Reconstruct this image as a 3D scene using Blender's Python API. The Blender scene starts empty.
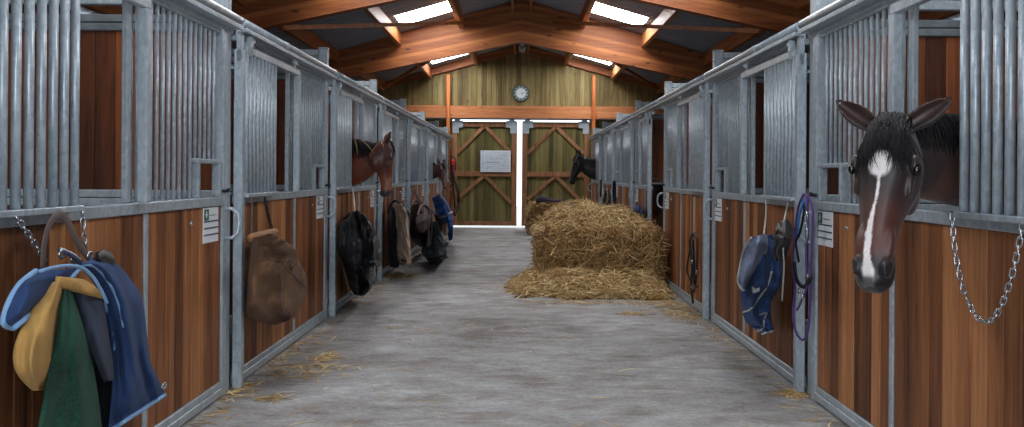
import bpy, bmesh, math, random
from mathutils import Vector, Matrix, noise
random.seed(7)
V = Vector
scene = bpy.context.scene
COL = scene.collection

# ------------------------------------------------------------------ camera
F = 870.0; VPX, VPY = 520.5, 174.5; CAMZ = 1.4; ROLL = math.radians(0.4)
cam_data = bpy.data.cameras.new('camera')
cam_data.sensor_fit = 'HORIZONTAL'; cam_data.sensor_width = 36.0
cam_data.lens = F * 36.0 / 1024.0
cam_data.shift_x = -(VPX - 512.0) / 1024.0
cam_data.shift_y = -(213.5 - VPY) / 1024.0
cam_data.clip_start = 0.05
cam = bpy.data.objects.new('camera', cam_data); COL.objects.link(cam)
cam.matrix_world = (Matrix.Translation((0, 0, CAMZ)) @ Matrix.Rotation(math.radians(90), 4, 'X')
                    @ Matrix.Rotation(ROLL, 4, 'Z'))
scene.camera = cam

# ------------------------------------------------------------------ world, light, exposure
world = bpy.data.worlds.new('world'); scene.world = world; world.use_nodes = True
bg = world.node_tree.nodes['Background']
bg.inputs['Color'].default_value = (0.86, 0.93, 1.0, 1); bg.inputs['Strength'].default_value = 2.2

def area(name, loc, rot, sx, sy, power, color):
    d = bpy.data.lights.new(name, 'AREA'); d.shape = 'RECTANGLE'; d.size = sx; d.size_y = sy
    d.energy = power; d.color = color
    o = bpy.data.objects.new(name, d); COL.objects.link(o); o.location = loc; o.rotation_euler = rot
    return o
# daylight: the open doorway behind the camera, and the translucent roof sheets
area('daylight_doorway', (0, -2.3, 1.9), (math.radians(86), 0, 0), 3.6, 3.2, 130, (0.80, 0.90, 1.0))
SKY_L0, SKY_L1 = 1.27, 2.24           # the translucent roof sheets light the barn: their strength
SKY_STRENGTH = 20.0
SKY_Y = [(-1.75, -0.80), (3.95, 4.90), (9.62, 10.57), (15.32, 16.27), (21.0, 21.95)]
scene.view_settings.view_transform = 'Standard'
scene.view_settings.look = 'None'
scene.view_settings.exposure = 0.08
scene.view_settings.gamma = 1.0
scene.view_settings.use_curve_mapping = False

# ------------------------------------------------------------------ mesh helpers
class MB:
    """collects shapes and links them as one mesh object"""
    def __init__(self):
        self.v = []; self.f = []; self.r = []; self.s = []          # r: one random value per face (board tint), s: smooth shading
    def add(self, vs, fs, r=None, smooth=False):
        o = len(self.v)
        self.v.extend([tuple(p) for p in vs])
        if r is None: r = 0.5
        for f in fs:
            self.f.append([i + o for i in f]); self.r.append(r); self.s.append(smooth and len(f) == 4)
    def box(self, x0, x1, y0, y1, z0, z1, ch=0.0, r=None):
        if x0 > x1: x0, x1 = x1, x0
        if y0 > y1: y0, y1 = y1, y0
        if z0 > z1: z0, z1 = z1, z0
        c = min(ch, (x1-x0)*.45, (y1-y0)*.45, (z1-z0)*.45)
        if c <= 0:
            vs = [(x, y, z) for x in (x0, x1) for y in (y0, y1) for z in (z0, z1)]
            fs = [(0,1,3,2), (4,6,7,5), (0,4,5,1), (2,3,7,6), (0,2,6,4), (1,5,7,3)]
            self.add(vs, fs, r); return
        bm = bmesh.new()
        m = Matrix.Translation(((x0+x1)/2, (y0+y1)/2, (z0+z1)/2)) @ Matrix.Diagonal((x1-x0, y1-y0, z1-z0, 1))
        bmesh.ops.create_cube(bm, size=1, matrix=m)
        bmesh.ops.bevel(bm, geom=bm.edges[:], offset=c, segments=1, affect='EDGES')
        bm.verts.index_update()
        self.add([p.co for p in bm.verts], [[q.index for q in f.verts] for f in bm.faces], r)
        bm.free()
    def bar(self, a, b, w, h, up=(0, 0, 1), r=None):
        a, b, up = V(a), V(b), V(up)
        d = (b - a).normalized(); s = d.cross(up).normalized(); u = s.cross(d)
        vs = []
        for p in (a, b):
            for i, j in ((-1, -1), (1, -1), (1, 1), (-1, 1)):
                vs.append(p + s * (i * w / 2) + u * (j * h / 2))
        self.add(vs, [(0,3,2,1), (4,5,6,7), (0,1,5,4), (1,2,6,5), (2,3,7,6), (3,0,4,7)], r)
    def tube(self, pts, rad, n=8, closed=False, r=None, flat=None):
        pts = [V(p) for p in pts]; m = len(pts)
        if m < 2: return
        rads = rad if isinstance(rad, (list, tuple)) else [rad] * m
        nrm = None; rings = []
        for i, p in enumerate(pts):
            if closed: t = (pts[(i+1) % m] - pts[i-1])
            else: t = pts[min(i+1, m-1)] - pts[max(i-1, 0)]
            if t.length < 1e-9: t = V((0, 0, 1))
            t.normalize()
            if nrm is None:
                nrm = t.orthogonal() if flat is None else (V(flat) - t * V(flat).dot(t))
            else: nrm = nrm - t * nrm.dot(t)
            if nrm.length < 1e-6: nrm = t.orthogonal()
            nrm.normalize(); bi = t.cross(nrm)
            k = rads[i]
            kx, ky = (k if isinstance(k, (list, tuple)) else (k, k))
            rings.append([p + nrm * (kx * math.cos(2*math.pi*j/n)) + bi * (ky * math.sin(2*math.pi*j/n)) for j in range(n)])
        self.loft(rings, closed, r, True, True)
    def loft(self, rings, closed=False, r=None, caps=True, smooth=False):
        n = len(rings[0]); m = len(rings); vs = [p for q in rings for p in q]; fs = []
        for i in range(m if closed else m - 1):
            i2 = (i + 1) % m
            for j in range(n):
                j2 = (j + 1) % n
                fs.append((i*n+j, i*n+j2, i2*n+j2, i2*n+j))
        if not closed and caps:
            fs.append(tuple(range(n-1, -1, -1))); fs.append(tuple((m-1)*n + j for j in range(n)))
        self.add(vs, fs, r, smooth)
    def ellipsoid(self, c, ax, seg=14, rings=9, r=None):
        c = V(c); ax = [V(a) for a in ax]; R = []
        for i in range(rings + 1):
            th = math.pi * (i + .02) / (rings + .04)
            R.append([c + ax[2]*math.cos(th) + (ax[0]*math.cos(2*math.pi*j/seg) + ax[1]*math.sin(2*math.pi*j/seg))*math.sin(th) for j in range(seg)])
        self.loft(R, r=r)
    def prism(self, poly, y0, y1, r=None):
        """outline in x,z pushed through y"""
        n = len(poly)
        vs = [(x, y0, z) for x, z in poly] + [(x, y1, z) for x, z in poly]
        fs = [tuple(range(n)), tuple(range(2*n-1, n-1, -1))] + [(i, i+n, (i+1) % n + n, (i+1) % n) for i in range(n)]
        self.add(vs, fs, r)
    def mesh(self, name, mat, smooth=False, recalc=True):
        me = bpy.data.meshes.new(name)
        me.from_pydata(self.v, [], self.f)
        at = me.attributes.new('tint', 'FLOAT', 'FACE')
        at.data.foreach_set('value', self.r)
        if recalc:
            bm = bmesh.new(); bm.from_mesh(me); bmesh.ops.recalc_face_normals(bm, faces=bm.faces); bm.to_mesh(me); bm.free()
        me.polygons.foreach_set('use_smooth', [True] * len(me.polygons) if smooth else self.s)
        if mat: me.materials.append(mat)
        me.update()
        return me
    def build(self, name, mat, parent=None, smooth=False, recalc=True):
        o = bpy.data.objects.new(name, self.mesh(name, mat, smooth, recalc))
        COL.objects.link(o)
        if parent is not None:
            o.parent = parent
        return o

def tag(o, label=None, cat=None, group=None, kind=None):
    if label: o['label'] = label
    if cat: o['category'] = cat
    if group: o['group'] = group
    if kind: o['kind'] = kind
    return o
def thing(name, label, cat, loc=(0, 0, 0), group=None):
    o = bpy.data.objects.new(name, None); COL.objects.link(o); o.location = loc
    o.empty_display_size = 0.2
    return tag(o, label, cat, group)
def copy_tree(o, parent=None):
    c = o.copy(); COL.objects.link(c)
    if parent is not None: c.parent = parent
    for ch in o.children: copy_tree(ch, c)
    return c
def unpix(px, py):
    dx, dy = px - VPX, py - VPY
    c, s = math.cos(ROLL), math.sin(ROLL)
    return dx * c + dy * s, -dx * s + dy * c
def at(px, py, Y):
    """the place at distance Y that the photograph shows at px, py"""
    dx, dy = unpix(px, py)
    return V((dx / F * Y, Y, CAMZ - dy / F * Y))
XL, XR = -1.86, 1.85
def on_wall(px, py, side, off=0.0):
    """the place on the stall front (off metres towards the aisle)"""
    dx, dy = unpix(px, py)
    X = (XL + off) if side < 0 else (XR - off)
    Y = F * X / dx
    return V((X, Y, CAMZ - dy / F * Y))

# ------------------------------------------------------------------ materials
def lin(c): return tuple(((x/255.0)/12.92 if x/255.0 <= 0.04045 else ((x/255.0+0.055)/1.055)**2.4) for x in c)
class NT:
    def __init__(self, name):
        self.m = bpy.data.materials.new(name); self.m.use_nodes = True
        self.t = self.m.node_tree; self.b = self.t.nodes['Principled BSDF']
    def n(self, typ, **kw):
        x = self.t.nodes.new(typ)
        for k, v in kw.items(): setattr(x, k, v)
        return x
    def l(self, a, b): self.t.links.new(a, b)
    def mapping(self, scale, coord='pos'):
        if coord == 'pos': src = self.n('ShaderNodeNewGeometry').outputs['Position']
        else: src = self.n('ShaderNodeTexCoord').outputs['Object']
        mp = self.n('ShaderNodeMapping'); mp.inputs['Scale'].default_value = scale
        self.l(src, mp.inputs['Vector']); return mp.outputs['Vector']
    def noise(self, vec, scale, detail=4, rough=.55, dist=0):
        x = self.n('ShaderNodeTexNoise'); x.inputs['Scale'].default_value = scale; x.inputs['Detail'].default_value = detail
        x.inputs['Roughness'].default_value = rough; x.inputs['Distortion'].default_value = dist
        if vec is not None: self.l(vec, x.inputs['Vector'])
        return x
    def ramp(self, fac, stops):
        x = self.n('ShaderNodeValToRGB'); e = x.color_ramp.elements
        while len(e) < len(stops): e.new(0.5)
        for el, (p, c) in zip(e, stops):
            el.position = p; el.color = (*c, 1)
        self.l(fac, x.inputs['Fac']); return x.outputs['Color']
    def mix(self, fac, a, b, mode='MIX'):
        x = self.n('ShaderNodeMix', data_type='RGBA', blend_type=mode)
        for sock, val in ((x.inputs['Factor'], fac), (x.inputs['A'], a), (x.inputs['B'], b)):
            if hasattr(val, 'links'): self.l(val, sock)
            elif isinstance(val, (int, float)): sock.default_value = val
            else: sock.default_value = (*val, 1)
        return x.outputs['Result']
    def math(self, op, a, b=None):
        x = self.n('ShaderNodeMath', operation=op)
        for i, val in enumerate((a, b)):
            if val is None: continue
            if hasattr(val, 'links'): self.l(val, x.inputs[i])
            else: x.inputs[i].default_value = val
        return x.outputs[0]
    def bump(self, h, strength=.3, dist=.01):
        x = self.n('ShaderNodeBump'); x.inputs['Strength'].default_value = strength; x.inputs['Distance'].default_value = dist
        self.l(h, x.inputs['Height']); self.l(x.outputs['Normal'], self.b.inputs['Normal'])
    def col(self, c):
        if hasattr(c, 'links'): self.l(c, self.b.inputs['Base Color'])
        else: self.b.inputs['Base Color'].default_value = (*c, 1)
    def set(self, **kw):
        for k, v in kw.items(): self.b.inputs[k.replace('_', ' ')].default_value = v
    def tint(self):
        """a steady random value per board and per object"""
        a = self.n('ShaderNodeAttribute'); a.attribute_name = 'tint'
        o = self.n('ShaderNodeObjectInfo')
        s = self.math('ADD', a.outputs['Fac'], o.outputs['Random'])
        w = self.n('ShaderNodeTexWhiteNoise', noise_dimensions='1D'); self.l(s, w.inputs['W'])
        return w

def wood(name, cols, grain='Z', var=.5, rough=.5, knots=.0, lam=0.0, fine=60, spec=.35, streak=1.0):
    """cols dark, mid, light"""
    k = NT(name)
    sc = {'X': (.7, 13, 13), 'Y': (13, .7, 13), 'Z': (13, 13, .7)}[grain]
    w = k.tint()
    vec = k.mapping(sc)
    off = k.n('ShaderNodeVectorMath', operation='MULTIPLY_ADD')
    k.l(w.outputs['Color'], off.inputs[0]); off.inputs[1].default_value = (37, 41, 29); k.l(vec, off.inputs[2])
    vec = off.outputs[0]
    n1 = k.noise(vec, 1.0, 6, .6, .6)
    n2 = k.noise(vec, 5.0, 3, .6, .2)
    f = k.math('ADD', k.math('MULTIPLY', n1.outputs['Fac'], .65), k.math('MULTIPLY', n2.outputs['Fac'], .35))
    f = k.math('ADD', f, k.math('MULTIPLY', k.math('SUBTRACT', w.outputs['Value'], .5), var))
    c = k.ramp(f, [(.24, cols[0]), (.5, cols[1]), (.78, cols[2])])
    if lam:
        g = k.n('ShaderNodeNewGeometry'); s = k.n('ShaderNodeSeparateXYZ'); k.l(g.outputs['Position'], s.inputs[0])
        h = k.math('ADD', s.outputs['Z'], k.math('MULTIPLY', k.math('ABSOLUTE', s.outputs['X']), lam))
        fr = k.math('FRACT', k.math('MULTIPLY', h, 15.0))
        ln = k.math('LESS_THAN', fr, .07)
        wn = k.n('ShaderNodeTexWhiteNoise', noise_dimensions='1D'); k.l(k.math('FLOOR', k.math('MULTIPLY', h, 15.0)), wn.inputs['W'])
        c = k.mix(.42, c, k.ramp(wn.outputs['Value'], [(0, cols[0]), (1, cols[2])]))
        c = k.mix(k.math('MULTIPLY', ln, .3), c, cols[0])
    if knots:
        ks = {'X': (1.0, 2.4, 2.4), 'Y': (2.4, 1.0, 2.4), 'Z': (2.4, 2.4, 1.0)}[grain]
        vk = k.n('ShaderNodeTexVoronoi'); vk.inputs['Scale'].default_value = 2.6
        k.l(k.mapping(ks), vk.inputs['Vector'])
        kn = k.ramp(vk.outputs['Distance'], [(0.07, (1, 1, 1)), (.19, (0, 0, 0))])
        bw = k.n('ShaderNodeRGBToBW'); k.l(kn, bw.inputs[0])
        c = k.mix(k.math('MULTIPLY', bw.outputs[0], knots), c, tuple(x * .35 for x in cols[0]))
    k.col(c); k.set(Roughness=rough)
    k.b.inputs['Specular IOR Level'].default_value = spec
    k.bump(n2.outputs['Fac'], .25, .004)
    return k.m

def plain(name, c, rough=.6, metal=0.0, nscale=0, amt=.25, bump=0.0, spec=.4):
    k = NT(name)
    if nscale:
        n = k.noise(k.mapping((1, 1, 1)), nscale, 4)
        k.col(k.ramp(n.outputs['Fac'], [(.3, tuple(x * (1-amt) for x in c)), (.7, tuple(min(1, x * (1+amt)) for x in c))]))
        if bump: k.bump(n.outputs['Fac'], bump, .01)
    else: k.col(c)
    k.set(Roughness=rough, Metallic=metal); k.b.inputs['Specular IOR Level'].default_value = spec
    return k.m

def galvanised():
    k = NT('galvanised_steel')
    v = k.n('ShaderNodeTexVoronoi'); v.inputs['Scale'].default_value = 55; k.l(k.mapping((1, 1, .6)), v.inputs['Vector'])
    n = k.noise(k.mapping((6, 6, 1.2)), 2.0, 5)
    bw = k.n('ShaderNodeRGBToBW'); k.l(v.outputs['Color'], bw.inputs[0])
    f = k.math('ADD', k.math('MULTIPLY', bw.outputs[0], .4), k.math('MULTIPLY', n.outputs['Fac'], .6))
    k.col(k.ramp(f, [(.2, lin((144, 156, 165))), (.5, lin((168, 179, 187))), (.8, lin((194, 203, 210)))]))
    k.set(Metallic=.3, Roughness=.36)
    return k.m

M = {}
M['steel'] = galvanised()
M['dark_steel'] = plain('weathered_steel', lin((120, 128, 132)), .55, .6, 12, .2)
M['chrome'] = plain('chain_steel', lin((190, 195, 200)), .25, .9)
M['front_board'] = wood('oiled_hardwood_boards', (lin((62, 35, 22)), lin((134, 83, 50)), lin((190, 130, 84))), 'Z', .36, .5, 0, 0, 60, .25)
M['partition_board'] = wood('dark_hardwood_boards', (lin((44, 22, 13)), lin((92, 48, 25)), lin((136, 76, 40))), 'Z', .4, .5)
M['glulam'] = wood('glued_laminated_larch', (lin((88, 42, 18)), lin((160, 90, 44)), lin((206, 136, 78))), 'X', .12, .5, .9, .2125)
M['purlin'] = wood('larch_purlin', (lin((112, 62, 30)), lin((172, 108, 62)), lin((208, 150, 100))), 'Y', .2, .5, .6)
M['post'] = wood('larch_post', (lin((140, 68, 30)), lin((196, 108, 55)), lin((220, 140, 80))), 'Z', .2, .5, .5)
M['gable'] = wood('weathered_pine_boards', (lin((66, 54, 30)), lin((120, 104, 62)), lin((160, 146, 100))), 'Z', .24, .65, .5)
M['door_board'] = wood('treated_pine_door_boards', (lin((64, 60, 32)), lin((106, 98, 54)), lin((142, 130, 82))), 'Z', .35, .65, .4)
M['door_frame'] = wood('planed_door_timber', (lin((104, 66, 42)), lin((150, 104, 70)), lin((186, 138, 100))), 'Z', .2, .55, .4)
M['lintel'] = wood('larch_lintel', (lin((136, 78, 44)), lin((192, 124, 78)), lin((222, 166, 118))), 'X', .15, .5, .6)

def concrete():
    k = NT('brushed_concrete')
    p = k.mapping((1, 1, 1))
    a = k.noise(p, .7, 6, .62, .4); b = k.noise(k.mapping((1.0, 1.7, 1)), 3.2, 7, .68, .3); c = k.noise(p, 30, 5, .75)
    f = k.math('ADD', k.math('ADD', k.math('MULTIPLY', a.outputs['Fac'], .36), k.math('MULTIPLY', b.outputs['Fac'], .36)), k.math('MULTIPLY', c.outputs['Fac'], .28))
    col = k.ramp(f, [(.36, lin((98, 92, 86))), (.45, lin((136, 133, 131))), (.53, lin((158, 157, 157))), (.64, lin((192, 192, 193)))])
    st = k.noise(k.mapping((1.2, 3.2, 1)), 1.3, 7, .72, .6)
    m = k.ramp(st.outputs['Fac'], [(.50, (0, 0, 0)), (.68, (1, 1, 1))])
    bw = k.n('ShaderNodeRGBToBW'); k.l(m, bw.inputs[0])
    col = k.mix(k.math('MULTIPLY', bw.outputs[0], .6), col, lin((102, 86, 68)))
    sp = k.noise(k.mapping((9, 22, 1)), 2.0, 3, .6, .5)
    m = k.ramp(sp.outputs['Fac'], [(.66, (0, 0, 0)), (.72, (1, 1, 1))])
    bw = k.n('ShaderNodeRGBToBW'); k.l(m, bw.inputs[0])
    col = k.mix(k.math('MULTIPLY', bw.outputs[0], .45), col, lin((86, 68, 44)))
    k.col(col); k.set(Roughness=.8); k.b.inputs['Specular IOR Level'].default_value = .25
    h = k.math('ADD', k.math('MULTIPLY', b.outputs['Fac'], .8), c.outputs['Fac'])
    k.bump(h, .6, .012)
    return k.m
M['concrete'] = concrete()
M['roof'] = plain('dark_corrugated_sheet', lin((150, 158, 168)), .5, .2, 3, .12)
def emit(name, c, s):
    k = NT(name); k.col(c); k.b.inputs['Emission Color'].default_value = (*c, 1); k.b.inputs['Emission Strength'].default_value = s
    return k.m
M['skylight'] = emit('daylit_translucent_sheet', (.95, .97, 1.0), SKY_STRENGTH)
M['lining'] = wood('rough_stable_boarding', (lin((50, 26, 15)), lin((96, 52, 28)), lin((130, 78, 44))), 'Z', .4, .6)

def straw_mat(name, a, b, c):
    k = NT(name)
    at_ = k.n('ShaderNodeAttribute'); at_.attribute_name = 'tint'
    k.col(k.ramp(at_.outputs['Fac'], [(0, a), (.5, b), (1, c)])); k.set(Roughness=.55)
    return k.m
M['straw'] = straw_mat('golden_straw', lin((96, 68, 32)), lin((184, 148, 92)), lin((236, 212, 160)))
M['bale_straw'] = straw_mat('pressed_straw', lin((76, 53, 26)), lin((156, 118, 68)), lin((220, 184, 126)))
M['straw_core'] = plain('straw_mass', lin((104, 76, 42)), .9, 0, 40, .5, .8)

def fabric(name, c, rough=.85, weave=400, amt=.18, sheen=.2, spec=.25, big=5):
    k = NT(name)
    n = k.noise(k.mapping((1, 1, 1)), big, 5); m = k.noise(k.mapping((1, 1, 1)), weave, 2)
    f = k.math('ADD', k.math('MULTIPLY', n.outputs['Fac'], .6), k.math('MULTIPLY', m.outputs['Fac'], .4))
    k.col(k.ramp(f, [(.3, tuple(x*(1-amt*1.6) for x in c)), (.7, tuple(min(1, x*(1+amt)) for x in c))]))
    k.set(Roughness=rough); k.b.inputs['Specular IOR Level'].default_value = spec
    k.b.inputs['Sheen Weight'].default_value = sheen * .15
    k.bump(m.outputs['Fac'], .3, .003)
    return k.m

# ------------------------------------------------------------------ the setting
BACK = 22.75; FRONT = -3.0; OUT = 5.25; APEX = 4.82; SLOPE = 0.29
PITCH = 2.85; B0 = 5.6                       # stall boundaries at B0 + k * PITCH
ORD = ['first', 'second', 'third', 'fourth', 'fifth', 'sixth', 'seventh']
def roof_z(L): return APEX - SLOPE * abs(L)

m = MB(); m.box(-OUT - .1, OUT + .1, FRONT, BACK + .12, -.15, 0)
tag(m.build('floor', M['concrete']), kind='structure')
m = MB(); m.box(-14, 14, BACK + .12, BACK + 16, -.2, -.03)
tag(m.build('ground', plain('pale_yard_gravel', lin((206, 204, 200)), .9, 0, 30, .15)), kind='structure')

def board_wall(name, mat, axis, c0, c1, a0, a1, z0, ztop, w):
    """vertical boards; axis is the direction they run along"""
    m = MB(); a = a0; i = 0
    while a < a1 - 1e-4:
        b = min(a + w, a1); t = random.random()
        z1 = ztop((a + b) / 2) if callable(ztop) else ztop
        if axis == 'X': m.box(a, b, c0, c1, z0, z1, .010, t)
        else: m.box(c0, c1, a, b, z0, z1, .004, t)
        a = b; i += 1
    return tag(m.build(name, mat), kind='structure')
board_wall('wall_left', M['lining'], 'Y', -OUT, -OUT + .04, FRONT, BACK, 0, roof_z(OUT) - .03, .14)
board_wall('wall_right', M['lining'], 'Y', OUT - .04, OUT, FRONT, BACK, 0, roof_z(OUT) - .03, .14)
LINT0, LINT1 = 2.86, 3.18
board_wall('wall_back', M['gable'], 'X', BACK, BACK + .04, -OUT, OUT, LINT0 + .02, lambda x: roof_z(x) - .02, .128)
for nm, x0, x1 in (('wall_back_left', -OUT, -1.80), ('wall_back_right', 1.80, OUT)):
    board_wall(nm, M['gable'], 'X', BACK + .10, BACK + .14, x0, x1, 0, LINT0 + .02, .128)
# front gable with a wide doorway behind the camera
for nm, x0, x1, z0 in (('wall_front_left', -OUT, -1.9, 0), ('wall_front_right', 1.9, OUT, 0), ('wall_front_top', -1.9, 1.9, 3.5)):
    board_wall(nm, M['gable'], 'X', FRONT, FRONT + .04, x0, x1, z0, lambda x: roof_z(x) - .02, .14)

# corrugated roof sheets, with the translucent ones left out of the steel
def corrugated(m, side, y0, y1, l0, l1, per=.19, amp=.018):
    ys = []; y = y0
    k = 0
    while y < y1 - 1e-6:
        for f, h in ((0, 0), (.35, 0), (.5, 1), (.85, 1)):
            yy = y + f * per
            if yy < y1: ys.append((yy, h))
        y += per
    ys.append((y1, 0))
    vs = []; fs = []
    for (yy, h) in ys:
        for l in (l0, l1):
            vs.append((side * l, yy, roof_z(l) + h * amp + .004))
        for l in (l0, l1):
            vs.append((side * l, yy, roof_z(l) + h * amp + .012))
    n = len(ys)
    for i in range(n - 1):
        a, b = i * 4, i * 4 + 4
        fs += [(a, a+1, b+1, b), (a+2, b+2, b+3, a+3)]
    fs += [(0, 2, 3, 1), ((n-1)*4, (n-1)*4+1, (n-1)*4+3, (n-1)*4+2)]
    m.add(vs, fs)
m = MB()
for side in (-1, 1):
    y = FRONT - .1
    for (a, b) in SKY_Y + [(BACK + .3, None)]:
        corrugated(m, side, y, a, 0, OUT + .3)
        if b is None: break
        corrugated(m, side, a, b, 0, SKY_L0); corrugated(m, side, a, b, SKY_L1, OUT + .3)
        y = b
tag(m.build('ceiling', M['roof'], recalc=False), kind='structure')
n = 0
for (a, b) in SKY_Y:
    for side in (-1, 1):
        n += 1
        m = MB(); corrugated(m, side, a, b, SKY_L0, SKY_L1)
        tag(m.build('window_%d' % n, M['skylight'], recalc=False), kind='structure')

# ------------------------------------------------------------------ roof timbers
RAFT = [B0, B0 + 2 * PITCH, B0 + 4 * PITCH]
def rafter_outline(hw, bot, sl):
    top = [(-hw, roof_z(hw) - .006), (0, APEX - .006), (hw, roof_z(hw) - .006)]
    return top + [(hw, bot - sl * hw), (0, bot), (-hw, bot - sl * hw)]
rl = ['nearest tapered timber roof beam, crossing above the first two stalls',
      'tapered timber roof beam between the nearest one and the middle of the barn',
      'tapered timber roof beam in front of the far gable, with the far skylights behind it']
for y, lb in zip(RAFT, rl):
    m = MB(); m.prism(rafter_outline(OUT - .05, 3.985, .2125), y - .08, y + .08)
    r = thing('roof_beam', lb, 'roof beam', (0, y, 0), 'tapered roof beams')
    o = m.build('beam', M['glulam'], r); o.location = (0, -y, 0)
m = MB(); m.prism(rafter_outline(OUT - .05, 4.60, .275), BACK - .14, BACK - .01)
tag(m.build('gable_beam', M['glulam']), 'slim timber beam under the roof along the boarded gable wall', 'roof beam')
ys = [FRONT + .05] + RAFT + [BACK - .06]
PL = [.17, 1.17, 2.37, 3.57, 4.75]
pn = ['ridge', 'upper', 'middle', 'lower', 'eaves']
for k in range(len(ys) - 1):
    a, b = ys[k] + .085, ys[k+1] - .085
    if k == len(ys) - 2: b = BACK - .145
    for side in (-1, 1):
        for L, nm in zip(PL, pn):
            if k == 0 and L < 3: continue
            w, h = (.055, .20) if L < .5 else (.085, .235)
            z = roof_z(L) - .012
            m = MB(); m.box(side*L - w/2, side*L + w/2, a, b, z - h, z, .004)
            bay = ['before the nearest roof beam', 'between the nearest two roof beams', 'between the second and third roof beams', 'between the third roof beam and the gable'][k]
            tag(m.build('roof_purlin', M['purlin']), '%s timber purlin on the %s roof slope %s' % (nm, 'left' if side < 0 else 'right', bay), 'purlin', 'purlins under the roof sheets')
for side in (-1, 1):
    sn = 'left' if side < 0 else 'right'
    m = MB(); m.bar((side*3.12, RAFT[1] + .09, 3.30), (side*.62, RAFT[2] - .09, 4.36), .045, .06)
    tag(m.build('wind_brace', M['purlin']), 'long thin timber wind brace crossing under the %s skylight ahead of the middle beam' % sn, 'brace', 'wind braces')
    m = MB(); m.bar((side*3.62, BACK - .2, 3.60), (side*.62, RAFT[2] + .09, 4.36), .055, .075)
    tag(m.build('wind_brace', M['purlin']), 'thin timber wind brace on the %s side near the far gable' % sn, 'brace', 'wind braces')
# timber posts between the stalls, and the two slim posts at the far gable
for j, y in enumerate(RAFT[:1]):
    for side in (-1, 1):
        m = MB(); m.box(side*1.97, side*2.03, y + .025, y + .085, 0, 3.55, .006)
        tag(m.build('timber_post', M['post']), 'square timber post rising behind the %s stall fronts at the %s roof beam' % ('left' if side < 0 else 'right', ['nearest', 'second', 'third'][j]), 'post', 'timber posts')
for side in (-1, 1):
    m = MB(); m.box(side*1.885 - .043, side*1.885 + .043, BACK - .26, BACK - .15, 0, roof_z(1.885) - .30, .006)
    tag(m.build('timber_post', M['post']), 'slim orange timber post at the %s side of the far barn doors' % ('left' if side < 0 else 'right'), 'post', 'timber posts')
m = MB(); m.box(-OUT + .05, OUT - .05, BACK - .14, BACK - .005, LINT0, LINT1, .006)
m2 = thing('door_lintel', 'wide orange timber lintel across the gable above the barn doors', 'beam', (0, BACK, 0))
o = m.build('lintel', M['lintel'], m2); o.location = (0, -BACK, 0)
# ridge lamp
r = thing('tube_lamp', 'small grey tube lamp seen end on under the ridge beyond the middle beam', 'lamp', (0.02, 18.6, 4.15))
m = MB(); m.tube([(0, -.55, 0), (0, .55, 0)], .075, 14); m.build('housing', M['dark_steel'], r, True)
for y in (-.35, .35):
    m = MB(); m.bar((0, y, .05), (0, y, .42), .02, .02, (0, 1, 0)); m.build('bracket', M['steel'], r)
m = MB(); m.tube([(0, -.565, 0), (0, -.545, 0)], [.055, .08], 14); m.build('end_cap', M['steel'], r, True)

# ------------------------------------------------------------------ sliding barn doors
DOOR_Y = BACK - .055
def diag(m, a, b, w, t, y):
    m.bar((a[0], y, a[1]), (b[0], y, b[1]), t, w, (0, 0, 1))
def barn_door(name, x0, x1, mirror, board):
    r = thing(name, None, None, (0, 0, 0)); r['kind'] = 'structure'; r['label'] = 'sliding timber barn door leaf %s' % ('with a whiteboard screwed to it' if board else 'behind the hay and the black horse')
    Yb, Z0, Z1 = BACK + .03, .06, 2.775
    m = MB(); x = x0 + .02
    while x < x1 - .03:
        b = min(x + .115, x1 - .02); m.box(x, b, Yb, Yb + .025, Z0 + .02, Z1 - .02, .003, random.random()); x = b
    m.build('board_panel', M['door_board'], r)
    yf = (Yb - .045, Yb - .002)
    for nm, bx in (('stile', (x0, x0 + .14, Z0, Z1)), ('stile', (x1 - .14, x1, Z0, Z1)),
                   ('top_rail', (x0 + .14, x1 - .14, 2.64, Z1)), ('middle_rail', (x0 + .14, x1 - .14, 1.345, 1.475)), ('bottom_rail', (x0 + .14, x1 - .14, Z0, .165))):
        q = MB(); q.box(bx[0], bx[1], yf[0], yf[1], bx[2], bx[3], .005, random.random()); q.build(nm, M['door_frame'], r)
    c = (x0 + x1) / 2; ym = Yb - .024
    for (a, b) in (((c - .03, 2.64), (x0 + .15, 1.96)), ((c + .03, 2.64), (x1 - .15, 1.96)), ((c - .03, 1.345), (x0 + .15, .76)), ((c + .03, 1.345), (x1 - .15, .66))):
        q = MB(); diag(q, a, b, .085, .035, ym); q.build('brace', M['door_frame'], r)
    for xx, d in ((x0 + .02, 1), (x1 - .02, -1)):
        q = MB()
        q.box(xx, xx + d * .27, yf[0] - .012, yf[0] - .001, 2.62, 2.80, .003)
        q.box(xx, xx + d * .16, yf[0] - .012, yf[0] - .001, 2.47, 2.62, .003)
        q.box(xx + d*.05, xx + d*.19, yf[0] - .02, yf[0] + .02, 2.78, 2.83, .003)
        q.build('roller_bracket', M['steel'], r)
    return r
barn_door('door_1', -1.80, -.095, False, True)
barn_door('door_2', .035, 1.80, True, False)
m = MB(); m.tube([(-3.3, BACK + .03, 2.845), (3.3, BACK + .03, 2.845)], .018, 8)
tag(m.build('trim_1', M['dark_steel'], None, True), kind='structure')

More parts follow.
